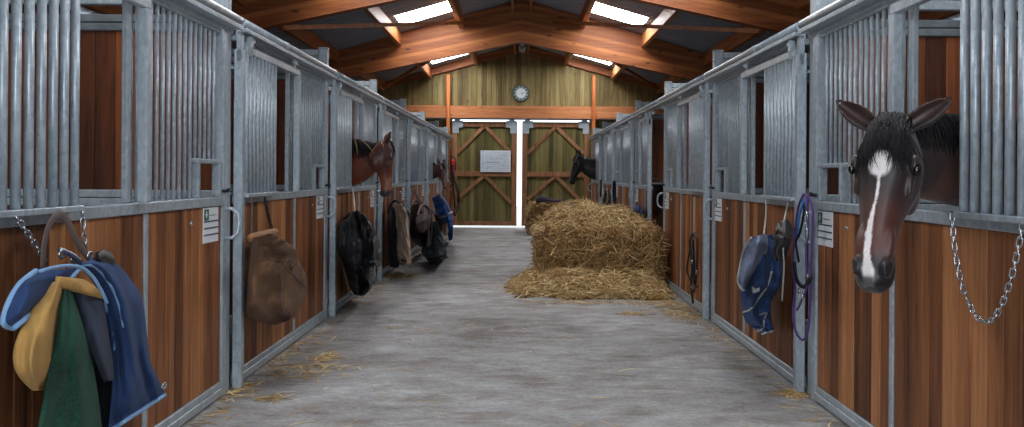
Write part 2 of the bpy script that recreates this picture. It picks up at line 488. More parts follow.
# whiteboard with a pencilled rota grid
r = thing('whiteboard', 'white paper planning board with a grid on the left barn door', 'board', (0, BACK - .03, 0))
p0, p1 = at(480.6, 150.4, BACK - .03), at(510.6, 172.1, BACK - .03)
X0, X1, Z1_, Z0_ = p0.x, p1.x - .0, p0.z, p1.z
m = MB(); m.box(X0, X1, -.012, 0, Z0_, Z1_, .003); m.build('sheet', plain('whiteboard_white', lin((228, 236, 244)), .4), r)
ink = plain('grid_ink', lin((178, 192, 212)), .7); ink2 = plain('dark_ink', lin((130, 146, 170)), .7)
m = MB()
for i in range(1, 15): x = X0 + .10 + (X1 - X0 - .14) * i / 15; m.box(x - .003, x + .003, -.0140, -.0121, Z0_ + .03, Z1_ - .04)
for i in range(1, 12): z = Z0_ + (Z1_ - Z0_) * i / 12; m.box(X0 + .03, X1 - .03, -.0140, -.0121, z - .0025, z + .0025)
m.build('grid', ink, r)
m = MB()
for i in range(9):
    z = Z1_ - .03 - i * .06; m.box(X0 + .03, X0 + .06 + .05 * random.random(), -.0150, -.0139, z - .012, z + .004)
for i in range(16):
    x = X0 + .13 + random.random() * (X1 - X0 - .25); z = Z0_ + .08 + random.random() * .42; m.box(x, x + .03 + .03*random.random(), -.0150, -.0139, z, z + .01)
m.box(X0 + .12, X1 - .3, -.0150, -.0139, Z0_ + .245, Z0_ + .255)
m.build('handwriting', ink2, r)

# wall clock
r = thing('wall_clock', 'round wall clock with a white dial and dark green rim on the gable', 'clock', at(521, 93.3, BACK - .03))
def disc(m, R, y0, y1, n=32, R2=None):
    R2 = R2 or R
    m.loft([[V((R*math.cos(2*math.pi*j/n), y0, R*math.sin(2*math.pi*j/n))) for j in range(n)], [V((R2*math.cos(2*math.pi*j/n), y1, R2*math.sin(2*math.pi*j/n))) for j in range(n)]])
m = MB(); disc(m, .225, .03, -.03, 36, .205); m.build('rim', plain('dark_green_rim', lin((58, 82, 82)), .5), r, False)
m = MB(); disc(m, .19, -.028, -.036, 36); m.build('chapter_ring', plain('ring_grey', lin((150, 164, 160)), .6), r)
m = MB()
for i in range(12):
    a = i * math.pi / 6; c, s = math.cos(a), math.sin(a)
    m.bar((.145*c, -.0375, .145*s), (.182*c, -.0375, .182*s), .004, .035, (0, 1, 0)) if False else m.box(.164*c - .018, .164*c + .018, -.039, -.0355, .164*s - .018, .164*s + .018)
m.build('hour_mark', plain('numeral_teal', lin((44, 70, 76)), .6), r)
m = MB(); disc(m, .128, -.0355, -.041, 32); m.build('dial', plain('dial_white', lin((222, 230, 236)), .5), r)
hm = plain('hand_dark', lin((70, 62, 60)), .5)
for nm, a, l, w in (('hour_hand', math.radians(-38), .065, .012), ('minute_hand', math.radians(8), .1, .008)):
    m = MB(); m.bar((0, -.044, 0), (l*math.cos(a), -.044, l*math.sin(a)), .004, w, (0, 0, 1) if abs(math.cos(a)) > .3 else (1, 0, 0)); m.build(nm, hm, r)

# fire extinguisher beside the left barn door post
p = at(452.6, 166.5, BACK - .30)
r = thing('fire_extinguisher', 'red fire extinguisher hanging by the left barn door post', 'fire extinguisher', (p.x, p.y, p.z - .23))
m = MB()
prof = [(.0, .01), (.058, .0), (.066, .03), (.066, .33), (.058, .375), (.03, .405), (.022, .42), (.022, .45)]
m.loft([[V((q*math.cos(2*math.pi*j/18), q*math.sin(2*math.pi*j/18), z)) for j in range(18)] for q, z in [(max(a, .004), b) for a, b in prof]])
m.build('cylinder', plain('extinguisher_red', lin((184, 26, 34)), .3), r, True)
bl = plain('black_plastic', lin((24, 24, 26)), .45)
m = MB(); m.box(-.02, .02, -.02, .02, .45, .48, .004); m.box(-.1, .02, -.012, .012, .485, .50, .003); m.box(-.085, .0, -.012, .012, .455, .468, .003); m.build('valve_handle', bl, r)
m = MB(); m.tube([(.02, 0, .465), (.075, -.01, .44), (.085, -.012, .3), (.075, -.012, .12)], .011, 8); m.build('hose', bl, r, True)
m = MB(); m.box(-.05, .05, .066, .085, .18, .24, .003); m.build('wall_bracket', M['dark_steel'], r)

# ------------------------------------------------------------------ stall fronts
def stall_front(side, u0=0.03, hatch=(.12, .78)):
    """local axes: y along the aisle, x towards the aisle for the left row (mirrored for the right)"""
    g = -side
    r = bpy.data.objects.new('horse_stall', None); COL.objects.link(r)
    def bx(m, n0, n1, a, b, z0, z1, ch=.005, t=None): m.box(g*n0, g*n1, a, b, z0, z1, ch, t)
    S = M['steel']
    m = MB(); bx(m, .0, .06, u0, u0 + .06, .0, 2.2); m.build('post', S, r)
    m = MB(); bx(m, -.045, .012, 2.66, 2.735, .0, 2.3); bx(m, -.03, .0, 2.735, 2.765, .02, 2.28); m.build('post', S, r)
    ml = max(1.55, u0 + .62) if u0 > .5 else 1.55
    m = MB(); bx(m, -.03, .016, u0 + .06, 2.66, .012, .062); bx(m, -.028, .008, u0 + .06, 2.66, .062, .10); m.build('base_rail', S, r)
    m = MB(); bx(m, -.03, .0185, u0 + .06, 2.66, 1.195, 1.25); m.build('ledge_rail', S, r)
    m = MB(); bx(m, -.03, .006, ml, ml + .045, .10, 1.195); m.build('divider', S, r)
    for a, b in ((u0 + .06, ml), (ml + .045, 2.66)):
        m = MB(); n = max(2, round((b - a) / .122)); w = (b - a) / n
        for i in range(n):
            bx(m, -.022, -.002, a + i*w + .0012, a + (i+1)*w - .0012, .10, 1.195, .0045, random.random())
        m.build('lower_panel', M['front_board'], r)
    # fixed grille: top bar, jambs and upright bars, with the feed opening in its lower far corner
    gs = max(1.36, u0 + .4)
    m = MB(); bx(m, -.04, .0, u0 + .06, 2.66, 2.262, 2.302)
    bx(m, -.030, .0, gs, gs + .045, 1.25, 2.262)
    F0, F1, FZ = 2.255, 2.645, 1.475
    u = gs + .075
    while u < 2.64:
        z0 = FZ if F0 - .015 < u < F1 + .015 else 1.25
        m.tube([(g*-.02, u, z0), (g*-.02, u, 2.262)], .0112, 10)
        u += .0755
    m.build('fixed_grille', S, r, False)
    m = MB()
    bx(m, -.045, .008, F0, F0 + .035, 1.25, FZ); bx(m, -.045, .008, F1 - .03, F1, 1.25, FZ); bx(m, -.045, .008, F0 - .012, F1 + .01, FZ - .022, FZ + .004)
    m.build('feed_opening', S, r)
    # sliding upper hatch hung from the track
    h0, h1 = hatch
    he = max(1.465, h1 + .42)
    hp = thing('sliding_hatch', None, None); hp.parent = r
    m = MB(); bx(m, .028, .068, h0 - .02, he, 2.185, 2.235); m.build('top_bar', S, hp)
    m = MB(); bx(m, .024, .072, he - .055, he, 1.252, 2.185); m.build('end_post', S, hp)
    m = MB(); nb = int(round((h1 - h0) / .0825))
    for i in range(nb + 1):
        u = h0 + (h1 - h0) * i / nb
        m.tube([(g*.05, u, 1.262), (g*.05, u, 2.19)], .0180, 10)
    m.tube([(g*.012, h0 + .01, 1.262), (g*.012, h0 + .01, 2.2)], .0175, 10)
    m.build('bars', S, hp, False)
    m = MB(); bx(m, .0195, .082, h0 - .03, h1 + .025, 1.236, 1.262, .004)
    m.build('tray', S, hp)
    m = MB(); m.tube([(g*.05, h0 + .05, 2.17), (g*.05, h0 + .05, 2.30)], .03, 10); bx(m, .03, .075, h0 + .02, h0 + .08, 2.225, 2.262, .004); m.build('corner_bracket', S, hp)
    # round track with its channel, and the hangers
    m = MB(); m.tube([(g*.055, 0.012, 2.372), (g*.055, PITCH - .03, 2.372)], .028, 12)
    m.tube([(g*.055, 1.02, 2.372), (g*.055, 1.10, 2.372)], .031, 12)
    bx(m, .012, .022, .02, PITCH - .04, 2.285, 2.36, .003); bx(m, .022, .085, .02, PITCH - .04, 2.310, 2.318, .001)
    bx(m, .075, .085, .02, PITCH - .04, 2.318, 2.336, .002)
    m.build('track', S, r, False)
    for u in (max(.2, h0 + .10), he - .12):
        m = MB(); bx(m, .046, .056, u - .02, u + .02, 2.235, 2.312, .002); m.tube([(g*.03, u, 2.277), (g*.075, u, 2.277)], .016, 8); m.build('hanger', S, r)
    m = MB(); bx(m, .0155, .05, u0 + .0, u0 + .055, 2.12, 2.345, .003); m.build('track_bracket', S, r)
    # bow handle and bolt at the far end
    m = MB(); m.tube([(g*.012, 2.70, 1.175), (g*.05, 2.715, 1.172), (g*.082, 2.725, 1.14), (g*.09, 2.73, 1.08), (g*.082, 2.725, 1.02), (g*.05, 2.715, .99), (g*.012, 2.70, .987)], .0115, 8)
    m.build('handle', M['steel'], r, True)
    m = MB(); m.tube([(g*.022, 2.63, 1.285), (g*.022, 2.80, 1.285)], .010, 8); m.tube([(g*.022, 2.665, 1.285), (g*.05, 2.665, 1.30)], .007, 6); m.build('bolt', plain('black_bolt', lin((40, 44, 50)), .5, .5) if 'bolt' not in M else M['bolt'], r)
    M.setdefault('bolt', bpy.data.materials['black_bolt'])
    m = MB(); m.ellipsoid((g*-.004, 2.30 - .12, 1.11), ((0, .016, 0), (0, 0, .016), (.012, 0, 0))); m.build('round_bolt_head', M['chrome'], r, True)
    return r
def stall_card(side):
    g = -side; q = 1 if side < 0 else -1
    r = bpy.data.objects.new('stall_card', None); COL.objects.link(r)
    m = MB(); m.box(0, g*.006, -.125, .125, -.105, .105, .001); m.build('sheet', M['card'], r)
    m = MB(); m.box(g*.0065, g*.0085, q*-.115, q*-.045, .03, .095); m.build('green_badge', M['badge'], r)
    m = MB()
    m.box(g*.0086, g*.0094, q*-.092, q*-.076, .045, .085); m.box(g*.0086, g*.0094, q*-.10, q*-.068, .058, .070); m.build('badge_symbol', M['badge_mark'], r)
    m = MB()
    for z in (.022, -.018, -.058): m.box(g*.0065, g*.0078, -.122, .122, z - .004, z + .004)
    for i in range(5): m.box(g*.0065, g*.0075, q*(-.03 + .025*i), q*(-.012 + .025*i), .055, .060)
    m.build('ruled_lines', M['card_line'], r)
    return r
M['card'] = plain('card_white', lin((222, 226, 230)), .6); M['badge'] = plain('badge_green', lin((44, 84, 72)), .6)
M['badge_mark'] = plain('badge_white', lin((210, 220, 216)), .6); M['card_line'] = plain('card_line', lin((62, 66, 74)), .6)
fronts = {}
for side in (-1, 1):
    sn = 'left' if side < 0 else 'right'
    X = XL if side < 0 else XR
    proto = stall_front(side); protoc = stall_card(side)
    n = 0; nc = 0
    for k in range(-1, 6):
        if side > 0 and k == 2:
            o = stall_front(side, .95, (1.04, 1.42))
        else:
            o = proto if n == 0 else copy_tree(proto); n += 1
        o.location = (X, B0 + k * PITCH, 0)
        what = 'galvanised steel and hardwood stall front'
        if side > 0 and k == 2: what += ' standing open'
        tag(o, '%s, %s along the %s side of the aisle' % (what, ORD[k + 1], sn), 'stall front', 'stall fronts')
        fronts[(side, k)] = o
        if k < 5:
            c = protoc if nc == 0 else copy_tree(protoc); nc += 1
            c.location = (X + (-side) * -.0018, B0 + k * PITCH + (2.475 if side < 0 else 2.52), 1.085)
            tag(c, 'white ruled stall card under the feed opening of the %s stall front on the %s' % (ORD[k + 1], sn), 'card', 'stall cards')

# partitions between the stalls, each with its tall end post
def partition(side):
    g = side
    r = bpy.data.objects.new('stall_partition', None); COL.objects.link(r)
    S = M['steel']; W = OUT - 1.86 - .06
    m = MB(); m.box(g*.012, g*.098, -.06, .02, 0, 2.60, .006); m.box(g*.008, g*.102, -.065, .025, 2.60, 2.615, .003); m.build('end_post', S, r)
    m = MB(); m.box(g*.098, g*W, -.05, .01, 2.535, 2.595, .006); m.box(g*.098, g*W, -.05, .01, 2.468, 2.53, .006); m.build('top_rail', S, r)
    m = MB(); m.box(g*.098, g*W, -.05, .01, 2.355, 2.405, .006); m.box(g*.098, g*W, -.05, .01, 2.30, 2.35, .006); m.build('upper_rail', M['dark_steel'], r)
    m = MB(); m.box(g*.098, g*W, -.05, .01, 1.235, 1.285, .006); m.box(g*.098, g*W, -.05, .01, 1.18, 1.23, .006); m.build('middle_rail', S, r)
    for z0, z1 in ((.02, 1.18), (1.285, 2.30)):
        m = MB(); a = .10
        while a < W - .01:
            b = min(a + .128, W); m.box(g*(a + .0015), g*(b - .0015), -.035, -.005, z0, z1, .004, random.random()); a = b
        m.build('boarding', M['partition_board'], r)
    return r
for side in (-1, 1):
    proto = partition(side); X = XL if side < 0 else XR
    sn = 'left' if side < 0 else 'right'
    for k in range(0, 7):
        o = proto if k == 0 else copy_tree(proto)
        o.location = (X, B0 + k * PITCH - (.25 if k == 6 else 0), 0)
        tag(o, 'boarded stall partition with tall steel end post behind the %s stall on the %s' % (ORD[k], sn), 'partition', 'stall partitions')

# black feed bucket hung on the partition seen through the open stall on the right
r = thing('feed_bucket', 'black feed bucket hanging inside the open stall on the right', 'bucket', (2.15, 14.15 - .22, .98))
bk = plain('black_rubber', lin((26, 27, 30)), .5)
m = MB(); prof = [(.10, 0), (.14, .26), (.15, .26), (.15, .28), (.132, .28), (.095, .02)]
m.loft([[V((q*math.cos(2*math.pi*j/20), q*math.sin(2*math.pi*j/20), z)) for j in range(20)] for q, z in prof]); m.build('tub', bk, r, False)
m = MB(); m.tube([(.145*math.cos(a), .0, .27 + .10*math.sin(a)) for a in [math.pi*i/10 for i in range(11)]], .006, 6); m.build('bail', M['chrome'], r, True)

# ------------------------------------------------------------------ horses
def vertex_coat():
    k = NT('horse_coat')
    a = k.n('ShaderNodeAttribute'); a.attribute_name = 'coat'
    n = k.noise(k.mapping((1, 1, 1)), 9, 4); n2 = k.noise(k.mapping((1, 1, 1)), 160, 2)
    f = k.math('ADD', k.math('MULTIPLY', n.outputs['Fac'], .5), k.math('MULTIPLY', n2.outputs['Fac'], .5))
    v = k.ramp(f, [(.3, (.72, .72, .72)), (.7, (1.2, 1.2, 1.2))])
    k.col(k.mix(1.0, a.outputs['Color'], v, 'MULTIPLY'))
    k.set(Roughness=.42); k.b.inputs['Specular IOR Level'].default_value = .45
    k.b.inputs['Sheen Weight'].default_value = .12
    k.bump(n2.outputs['Fac'], .15, .002)
    return k.m
M['coat'] = vertex_coat()
M['black_hair'] = plain('black_horse_hair', lin((20, 18, 21)), .6, 0, 0, spec=.25)
M['eye'] = plain('dark_eye', lin((14, 10, 9)), .06, spec=.8)
HEAD = [(-.035, -.05, -.13, .040), (0, -.018, -.17, .064), (.05, .004, -.205, .083), (.10, .016, -.238, .096), (.15, .020, -.262, .103), (.20, .017, -.268, .101),
        (.25, .011, -.252, .092), (.30, .007, -.220, .079), (.35, .004, -.186, .067), (.40, .001, -.160, .059), (.45, -.001, -.144, .056), (.50, -.003, -.137, .058),
        (.545, -.008, -.138, .063), (.585, -.020, -.142, .060), (.615, -.042, -.136, .049), (.635, -.07, -.115, .028)]
def hinterp(t):
    if t <= HEAD[0][0]: return HEAD[0][1:]
    for a, b in zip(HEAD, HEAD[1:]):
        if t <= b[0]:
            q = (t - a[0]) / (b[0] - a[0]); return tuple(a[i] + (b[i] - a[i]) * q for i in (1, 2, 3))
    return HEAD[-1][1:]
def crom(pts, n):
    """smooth chain through the points, n steps a span; points are tuples of any length"""
    out = []
    m = len(pts)
    for i in range(m - 1):
        p0 = pts[max(i-1, 0)]; p1 = pts[i]; p2 = pts[i+1]; p3 = pts[min(i+2, m-1)]
        for j in range(n):
            t = j / n
            out.append(tuple(.5*((2*b) + (-a + c)*t + (2*a - 5*b + 4*c - d)*t*t + (-a + 3*b - 3*c + d)*t**3) for a, b, c, d in zip(p0, p1, p2, p3)))
    out.append(tuple(pts[-1])); return out

def horse(label, side, lane_y, poll, h, f, S, neck, coat, voxel, ear_dir, ear_len=.19, fore=120, mane=120, mane_side=1, mane_len=.16, ears_fwd=.1, wide=1.0):
    """poll: top of the head; h: down the face; f: out of the forehead; neck: (x, y, z, half depth, half width) from the throat back;
    the body stands in its stall along the x axis at lane_y"""
    g = side                                     # +1: body reaches towards +x (right row)
    poll = V(poll); h = V(h).normalized(); f = V(f); f = (f - h * f.dot(h)).normalized(); sd = h.cross(f).normalized()
    def H(t, s, fv): return poll + (h * t + sd * (s * wide) + f * fv) * S
    m = MB()
    rings = []
    N = 28
    for (t, ff, rf, w) in HEAD:
        c = (ff + rf) / 2; dpt = (ff - rf) / 2; R = []
        for j in range(N):
            a = 2 * math.pi * j / N; ca, sa = math.cos(a), math.sin(a)
            u = math.copysign(abs(ca) ** .85, ca); vv = math.copysign(abs(sa) ** .85, sa)
            nar = 1 - .30 * max(0, -vv) * (1 if t > .06 else .2) - (.18 * max(0, vv) if .22 < t < .5 else .10 * max(0, vv))
            R.append(H(t, w * u * nar, c + dpt * vv))
        rings.append(R)
    m.loft(rings)
    E = lambda t, s, fv, a, b, c: m.ellipsoid(H(t, s, fv), (sd * a * S, f * b * S, h * c * S))
    for s in (-1, 1):
        E(.160, s*.089, -.030, .016, .022, .034)         # brow
        E(.225, s*.080, -.050, .012, .018, .06)         # cheek crest
        E(.22, s*.055, -.185, .036, .075, .085)          # jowl
        E(.10, s*.056, -.07, .036, .07, .07)
        E(.560, s*.044, -.030, .022, .026, .036)         # nostril
        E(.47, s*.040, -.035, .022, .022, .07)
    E(.590, 0, -.122, .036, .026, .034)                  # lower lip
    E(.600, 0, -.060, .044, .040, .034)                  # upper lip
    # ears: a leaf curled into a cup
    for s in (-1, 1):
        d = (-h * ear_dir[0] + sd * s * ear_dir[1] + f * ears_fwd).normalized()
        gd = (f - d * f.dot(d)).normalized(); ww = d.cross(gd).normalized()
        base = H(-.005, s * .058, -.055)
        rings = []
        for v, w, cup in ((-.12, .030, .2), (0, .034, .6), (.15, .043, 1), (.32, .047, 1), (.5, .043, 1), (.68, .033, 1), (.84, .019, 1), (.95, .008, .8), (1.0, .003, .5)):
            c = base + d * (v * ear_len) + ww * (-s * 0.0) - gd * .0
            R = []
            for i in range(9):
                a = math.radians(-115 + 230 * i / 8); R.append(c + ww * (w * math.sin(a)) - gd * (w * .85 * math.cos(a)))
            for i in range(9):
                a = math.radians(105 - 210 * i / 8); k_ = 1 - .34 * cup
                R.append(c + ww * (w * k_ * math.sin(a)) - gd * (w * .85 * k_ * math.cos(a)) * (1 if cup > .5 else -.2))
            rings.append(R)
        m.loft(rings)
    # neck
    nk = crom(neck, 6)
    def frames(ch):
        P = [V(c[:3]) for c in ch]; out = []
        for i, p in enumerate(P):
            t = (P[min(i+1, len(P)-1)] - P[max(i-1, 0)]).normalized()
            r_ = t.cross(V((0, 0, 1)))
            if r_.length < .35:
                r_ = sd.copy(); r_ = r_ - t * r_.dot(t)
            r_.normalize(); u = r_.cross(t).normalized()
            out.append((p, r_, u))
        return out
    fr = frames(nk); rings = []
    for (p, r_, u), c in zip(fr, nk):
        R = []
        for j in range(24):
            a = 2*math.pi*j/24; ca, sa = math.cos(a), math.sin(a)
            R.append(p + r_ * (c[4] * ca * (1 - .35*max(0, sa))) + u * (c[3] * sa))
        rings.append(R)
    m.loft(rings)
    # trunk
    bx = neck[-1][0]
    rings = []
    for dx_, zc, hh, hw in ((-.12, 1.18, .10, .08), (-.05, 1.16, .24, .17), (.12, 1.15, .34, .24), (.35, 1.17, .385, .27), (.7, 1.14, .36, .29), (1.05, 1.13, .37, .31), (1.4, 1.17, .35, .29), (1.65, 1.20, .32, .27), (1.85, 1.19, .27, .22), (1.96, 1.16, .16, .13)):
        R = []
        for j in range(28):
            a = 2*math.pi*j/28; ca, sa = math.cos(a), math.sin(a)
            R.append(V((bx + g*dx_, lane_y + hw * ca * (1 - .25*max(0, sa)), zc + hh * sa)))
        rings.append(R)
    m.loft(rings)
    for s in (-1, 1):
        y = lane_y + s * .17
        fl = [(.22, 1.12, .12), (.24, .92, .088), (.25, .70, .062), (.24, .53, .052), (.245, .46, .046), (.25, .30, .033), (.25, .17, .040), (.225, .09, .036), (.20, .055, .055), (.19, .004, .064)]
        hl = [(1.60, 1.18, .20), (1.50, .98, .155), (1.50, .82, .105), (1.62, .66, .062), (1.70, .55, .052), (1.68, .44, .042), (1.645, .30, .035), (1.63, .17, .042), (1.60, .09, .037), (1.57, .055, .055), (1.56, .004, .064)]
        for lg in (fl, hl):
            rings = [[V((bx + g*(dx_ + q*1.05*math.cos(2*math.pi*j/14)), y + q*.85*math.sin(2*math.pi*j/14), z)) for j in range(14)] for dx_, z, q in lg]
            m.loft(rings)
    root = thing('horse', label, 'horse', (bx + g*.8, lane_y, 0))
    raw = bpy.data.objects.new('raw', m.mesh('raw', None)); COL.objects.link(raw)
    md = raw.modifiers.new('r', 'REMESH'); md.mode = 'VOXEL'; md.voxel_size = voxel
    ms = raw.modifiers.new('s', 'SMOOTH'); ms.factor = .5; ms.iterations = max(2, int(.035 / voxel))
    dg = bpy.context.evaluated_depsgraph_get()
    me = bpy.data.meshes.new_from_object(raw.evaluated_get(dg))
    bpy.data.objects.remove(raw)
    me.name = 'body'; me.materials.clear(); me.materials.append(M['coat'])
    # nostrils and mouth pressed in, coat colours set by the place on the body
    ca_ = me.attributes.new('coat', 'FLOAT_COLOR', 'POINT')
    cols = []
    for vt in me.vertices:
        p = vt.co - poll; t = p.dot(h) / S; s = p.dot(sd) / S / wide; fv = p.dot(f) / S
        inhead = -.3 < t < .68 and abs(s) < .25 and fv > -.32
        if .50 < t < .62 and abs(s) < .09:
            for q in (-1, 1):
                d = math.sqrt(((t - .565)/.026)**2 + ((s - q*.052)/.013)**2 + ((fv + .026)/.035)**2)
                if d < 1: vt.co -= (f * .55 + sd * q * .8) * .014 * (1 - d*d)
            dm = abs(fv + .098 + .25*(t - .6))
            if t > .50 and dm < .012: vt.co -= (sd * (1 if s > 0 else -1) * .006 + h * .003) * (1 - dm/.012)
        cols.append(coat(t, s, fv, vt.co, inhead))
    buf = []
    for c in cols: buf.extend((*c, 1.0))
    ca_.data.foreach_set('color', buf)
    me.polygons.foreach_set('use_smooth', [True] * len(me.polygons))
    me.transform(Matrix.Translation(-root.location))
    b = bpy.data.objects.new('body', me); COL.objects.link(b); b.parent = root
    o0 = root.location
    for s in (-1, 1):
        q = MB(); q.ellipsoid(H(.182, s*.0965, -.034) - o0, (sd*.014*S, f*.021*S, h*.025*S), 16, 10); q.build('eye', M['eye'], b, True)
    rnd = random.Random(3)
    def strand(q, pts, w):
        n = len(pts); q.tube(pts, [w * (1 - .85 * (i/(n-1))**2) for i in range(n)], 4)
    if fore:
        q = MB()
        for i in range(fore):
            s0 = rnd.uniform(-.055, .055); t0 = rnd.uniform(-.045, .03); L = rnd.uniform(.06, .12) + 2.2*abs(s0); s1 = s0*1.3 + rnd.uniform(-.045, .03)
            pts = []
            for j in range(7):
                v = j / 6; t = t0 + L * v; s = s0 + (s1 - s0) * v * v + .006*math.sin(5*v + i)
                ff, rf, w = hinterp(max(t, -.03))
                u = min(1, abs(s) / (w + 1e-6)); top = (ff + rf)/2 + (ff - rf)/2 * (1 - u**2.3) ** .5 if u < 1 else (ff+rf)/2
                pts.append(H(t, s, top + .010 + rnd.uniform(0, .012) + .02*(1 - v) * (.5 if t < .02 else .2)) - o0)
            strand(q, pts, rnd.uniform(.0022, .0042))
        q.build('forelock', M['black_hair'], root)
    if mane:
        q = MB()
        P = [H(-.02, 0, -.06)] + [p + u * (c[3] * .97) for (p, r_, u), c in zip(fr, nk)][4:]
        Rr = [fr[0][1]] + [x[1] for x in fr][4:]; U = [fr[3][2]] + [x[2] for x in fr][4:]
        W = [.06] + [c[4] for c in nk][4:]
        ns = len(P)
        for i in range(mane):
            x = rnd.uniform(0, ns - 1.01); k_ = int(x); a = x - k_
            c = P[k_].lerp(P[k_+1], a); r_ = Rr[k_].lerp(Rr[k_+1], a).normalized() * mane_side; u = U[k_].lerp(U[k_+1], a).normalized()
            wd = W[k_]*(1-a) + W[k_+1]*a
            L = mane_len * rnd.uniform(.7, 1.15); al = (P[k_+1] - P[k_]).normalized() * rnd.uniform(-.03, .03)
            pts = []
            for j in range(7):
                v = j / 6
                ang = v * 1.25
                out = wd * (.62 * math.sin(min(ang, 1.2)) + .25*v) + .006 + rnd.uniform(0, .012)
                pts.append(c + r_ * out + u * (.018 * (1 - v) + .012*math.sin(v*3.1) - L * v ** 1.5) + al * v - o0)
            strand(q, pts, rnd.uniform(.004, .0075))
        q.build('mane', M['black_hair'], root)
    q = MB()
    for i in range(60):
        y0 = rnd.uniform(-.03, .03); L = rnd.uniform(.55, .8); sp = rnd.uniform(-.1, .1)
        strand(q, [V((bx + g*(1.93 + .10*math.sin(v*2.2)), lane_y + y0 + sp*v*v, 1.27 + .03*math.sin(v*3) - L*v)) - o0 for v in [j/6 for j in range(7)]], .012)
    q.build('tail', M['black_hair'], root)
    return root

def mane_straws(root, places):
    for a, b in places:
        m = MB(); a, b = V(a), V(b); m.tube([a, a.lerp(b, .5) + V((.01, -.012, 0)), b], .0035, 5); part(m, 'straw', M['straw'], root)
def mixc(a, b, t): t = max(0, min(1, t)); return tuple(x + (y - x) * t for x, y in zip(a, b))
def sm(a, b, x): t = max(0, min(1, (x - a)/(b - a))); return t*t*(3 - 2*t)
BLK = lin((22, 20, 22)); WHT = lin((232, 224, 222))
def coat_big(t, s, fv, p, inhead):
    c = lin((74, 44, 34))
    if not inhead:
        c = mixc(lin((70, 42, 32)), lin((28, 24, 25)), sm(1.3, 1.6, p.z))
        return mixc(c, BLK, 1 - sm(.35, .7, p.z))
    side_ = sm(.03, .085, abs(s))
    c = mixc(lin((36, 29, 31)), lin((88, 47, 35)), sm(.2, .45, t) * .9)
    c = mixc(c, lin((50, 31, 28)), side_ * .6)
    c = mixc(c, lin((40, 30, 30)), (1 - sm(.10, .22, t)) * .8)
    c = mixc(c, BLK, sm(.49, .56, t))
    if t < -.02: c = mixc(lin((64, 38, 30)), BLK, .35 + .5*sm(-.02, .03, fv))
    if fv > -.10:
        n = noise.noise(p * 60) * .003
        star = math.hypot((t - .178)/.050, (s - .004)/.036) + n*20
        c = mixc(c, WHT, 1 - sm(.8, 1.15, star))
        if .18 < t < .63:
            cs = .002 + .014 * sm(.25, .45, t) - .010*sm(.5, .6, t)
            w = .0042 + .006 * sm(.32, .46, t) + .008*sm(.53, .58, t)
            c = mixc(c, WHT, (1 - sm(w*.75, w*1.15, abs(s - cs + n*.7))) * (1 - .9*sm(.585, .605, t)))
    return c
def coat_chestnut(t, s, fv, p, inhead):
    c = lin((104, 52, 34))
    if not inhead: return mixc(mixc(lin((112, 54, 36)), lin((70, 36, 28)), sm(1.35, 1.0, p.z)), BLK, 1 - sm(.3, .6, p.z))
    c = mixc(lin((92, 46, 32)), lin((134, 72, 44)), sm(.3, .5, t))
    c = mixc(c, lin((66, 34, 27)), sm(.04, .1, abs(s)) * .75 * (1 - sm(.42, .52, t)))  # shading on the cheeks put into the coat colour
    if t > .52: c = mixc(c, lin((54, 44, 44)), sm(.535, .58, t))
    return c
def coat_bay(t, s, fv, p, inhead):
    c = lin((62, 38, 30))
    if not inhead: return mixc(c, BLK, 1 - sm(.4, .9, p.z))
    c = mixc(c, lin((84, 50, 38)), sm(.2, .4, t)); c = mixc(c, lin((140, 100, 84)), sm(.52, .57, t) * .6)
    return c
def coat_black(t, s, fv, p, inhead):
    return lin((22, 23, 27))

poll = V((1.462, 3.47, 1.628)); hh = V((-.155, -.20, -.64)); S = 1.075
horse('dark bay horse with a white star and stripe looking out towards the camera', 1, 3.93, poll, hh, (-.58, -.82, 0), S,
      [(1.50, 3.52, 1.55, .10, .07), (1.60, 3.62, 1.50, .155, .085), (1.80, 3.74, 1.475, .185, .10), (2.05, 3.84, 1.455, .205, .115), (2.4, 3.90, 1.40, .26, .15), (2.75, 3.93, 1.27, .33, .20)],
      coat_big, .0075, (.56, .80), .20, 420, 260, 1, .17, .10, 1.17)
chestnut = horse('chestnut horse with a black mane standing in profile at the left', -1, 9.62, (-1.405, 9.48, 1.735), (.015, -.02, -.6), (1, .34, 0), .93,
      [(-1.50, 9.47, 1.60, .10, .065), (-1.60, 9.48, 1.575, .16, .08), (-1.76, 9.51, 1.535, .235, .095), (-2.0, 9.56, 1.49, .28, .115), (-2.35, 9.60, 1.43, .30, .15), (-2.7, 9.62, 1.30, .34, .20)],
      coat_chestnut, .011, (.86, .22), .14, 30, 600, -1, .20, .25)
horse('dark brown bay horse peering out of a stall near the far left end', -1, 18.05, (-1.58, 17.80, 1.60), (.10, -.16, -.5), (.75, -.65, 0), .80,
      [(-1.66, 17.83, 1.50, .10, .065), (-1.75, 17.86, 1.46, .15, .08), (-1.92, 17.92, 1.45, .19, .095), (-2.1, 17.98, 1.44, .23, .11), (-2.4, 18.03, 1.40, .29, .15), (-2.7, 18.05, 1.28, .34, .20)],
      coat_bay, .016, (.85, .35), .16, 30, 60, 1, .12, .1)
horse('black horse in profile looking out over the far hay bale', 1, 20.78, (1.31, 20.72, 1.865), (-.16, -.02, -.6), (-.98, -.12, .1), 1.10,
      [(1.42, 20.73, 1.72, .11, .07), (1.52, 20.74, 1.655, .175, .085), (1.70, 20.75, 1.56, .23, .10), (2.0, 20.76, 1.49, .27, .12), (2.35, 20.78, 1.42, .30, .15), (2.7, 20.78, 1.30, .34, .20)],
      coat_black, .016, (.9, .2), .19, 20, 60, 1, .08, .12)

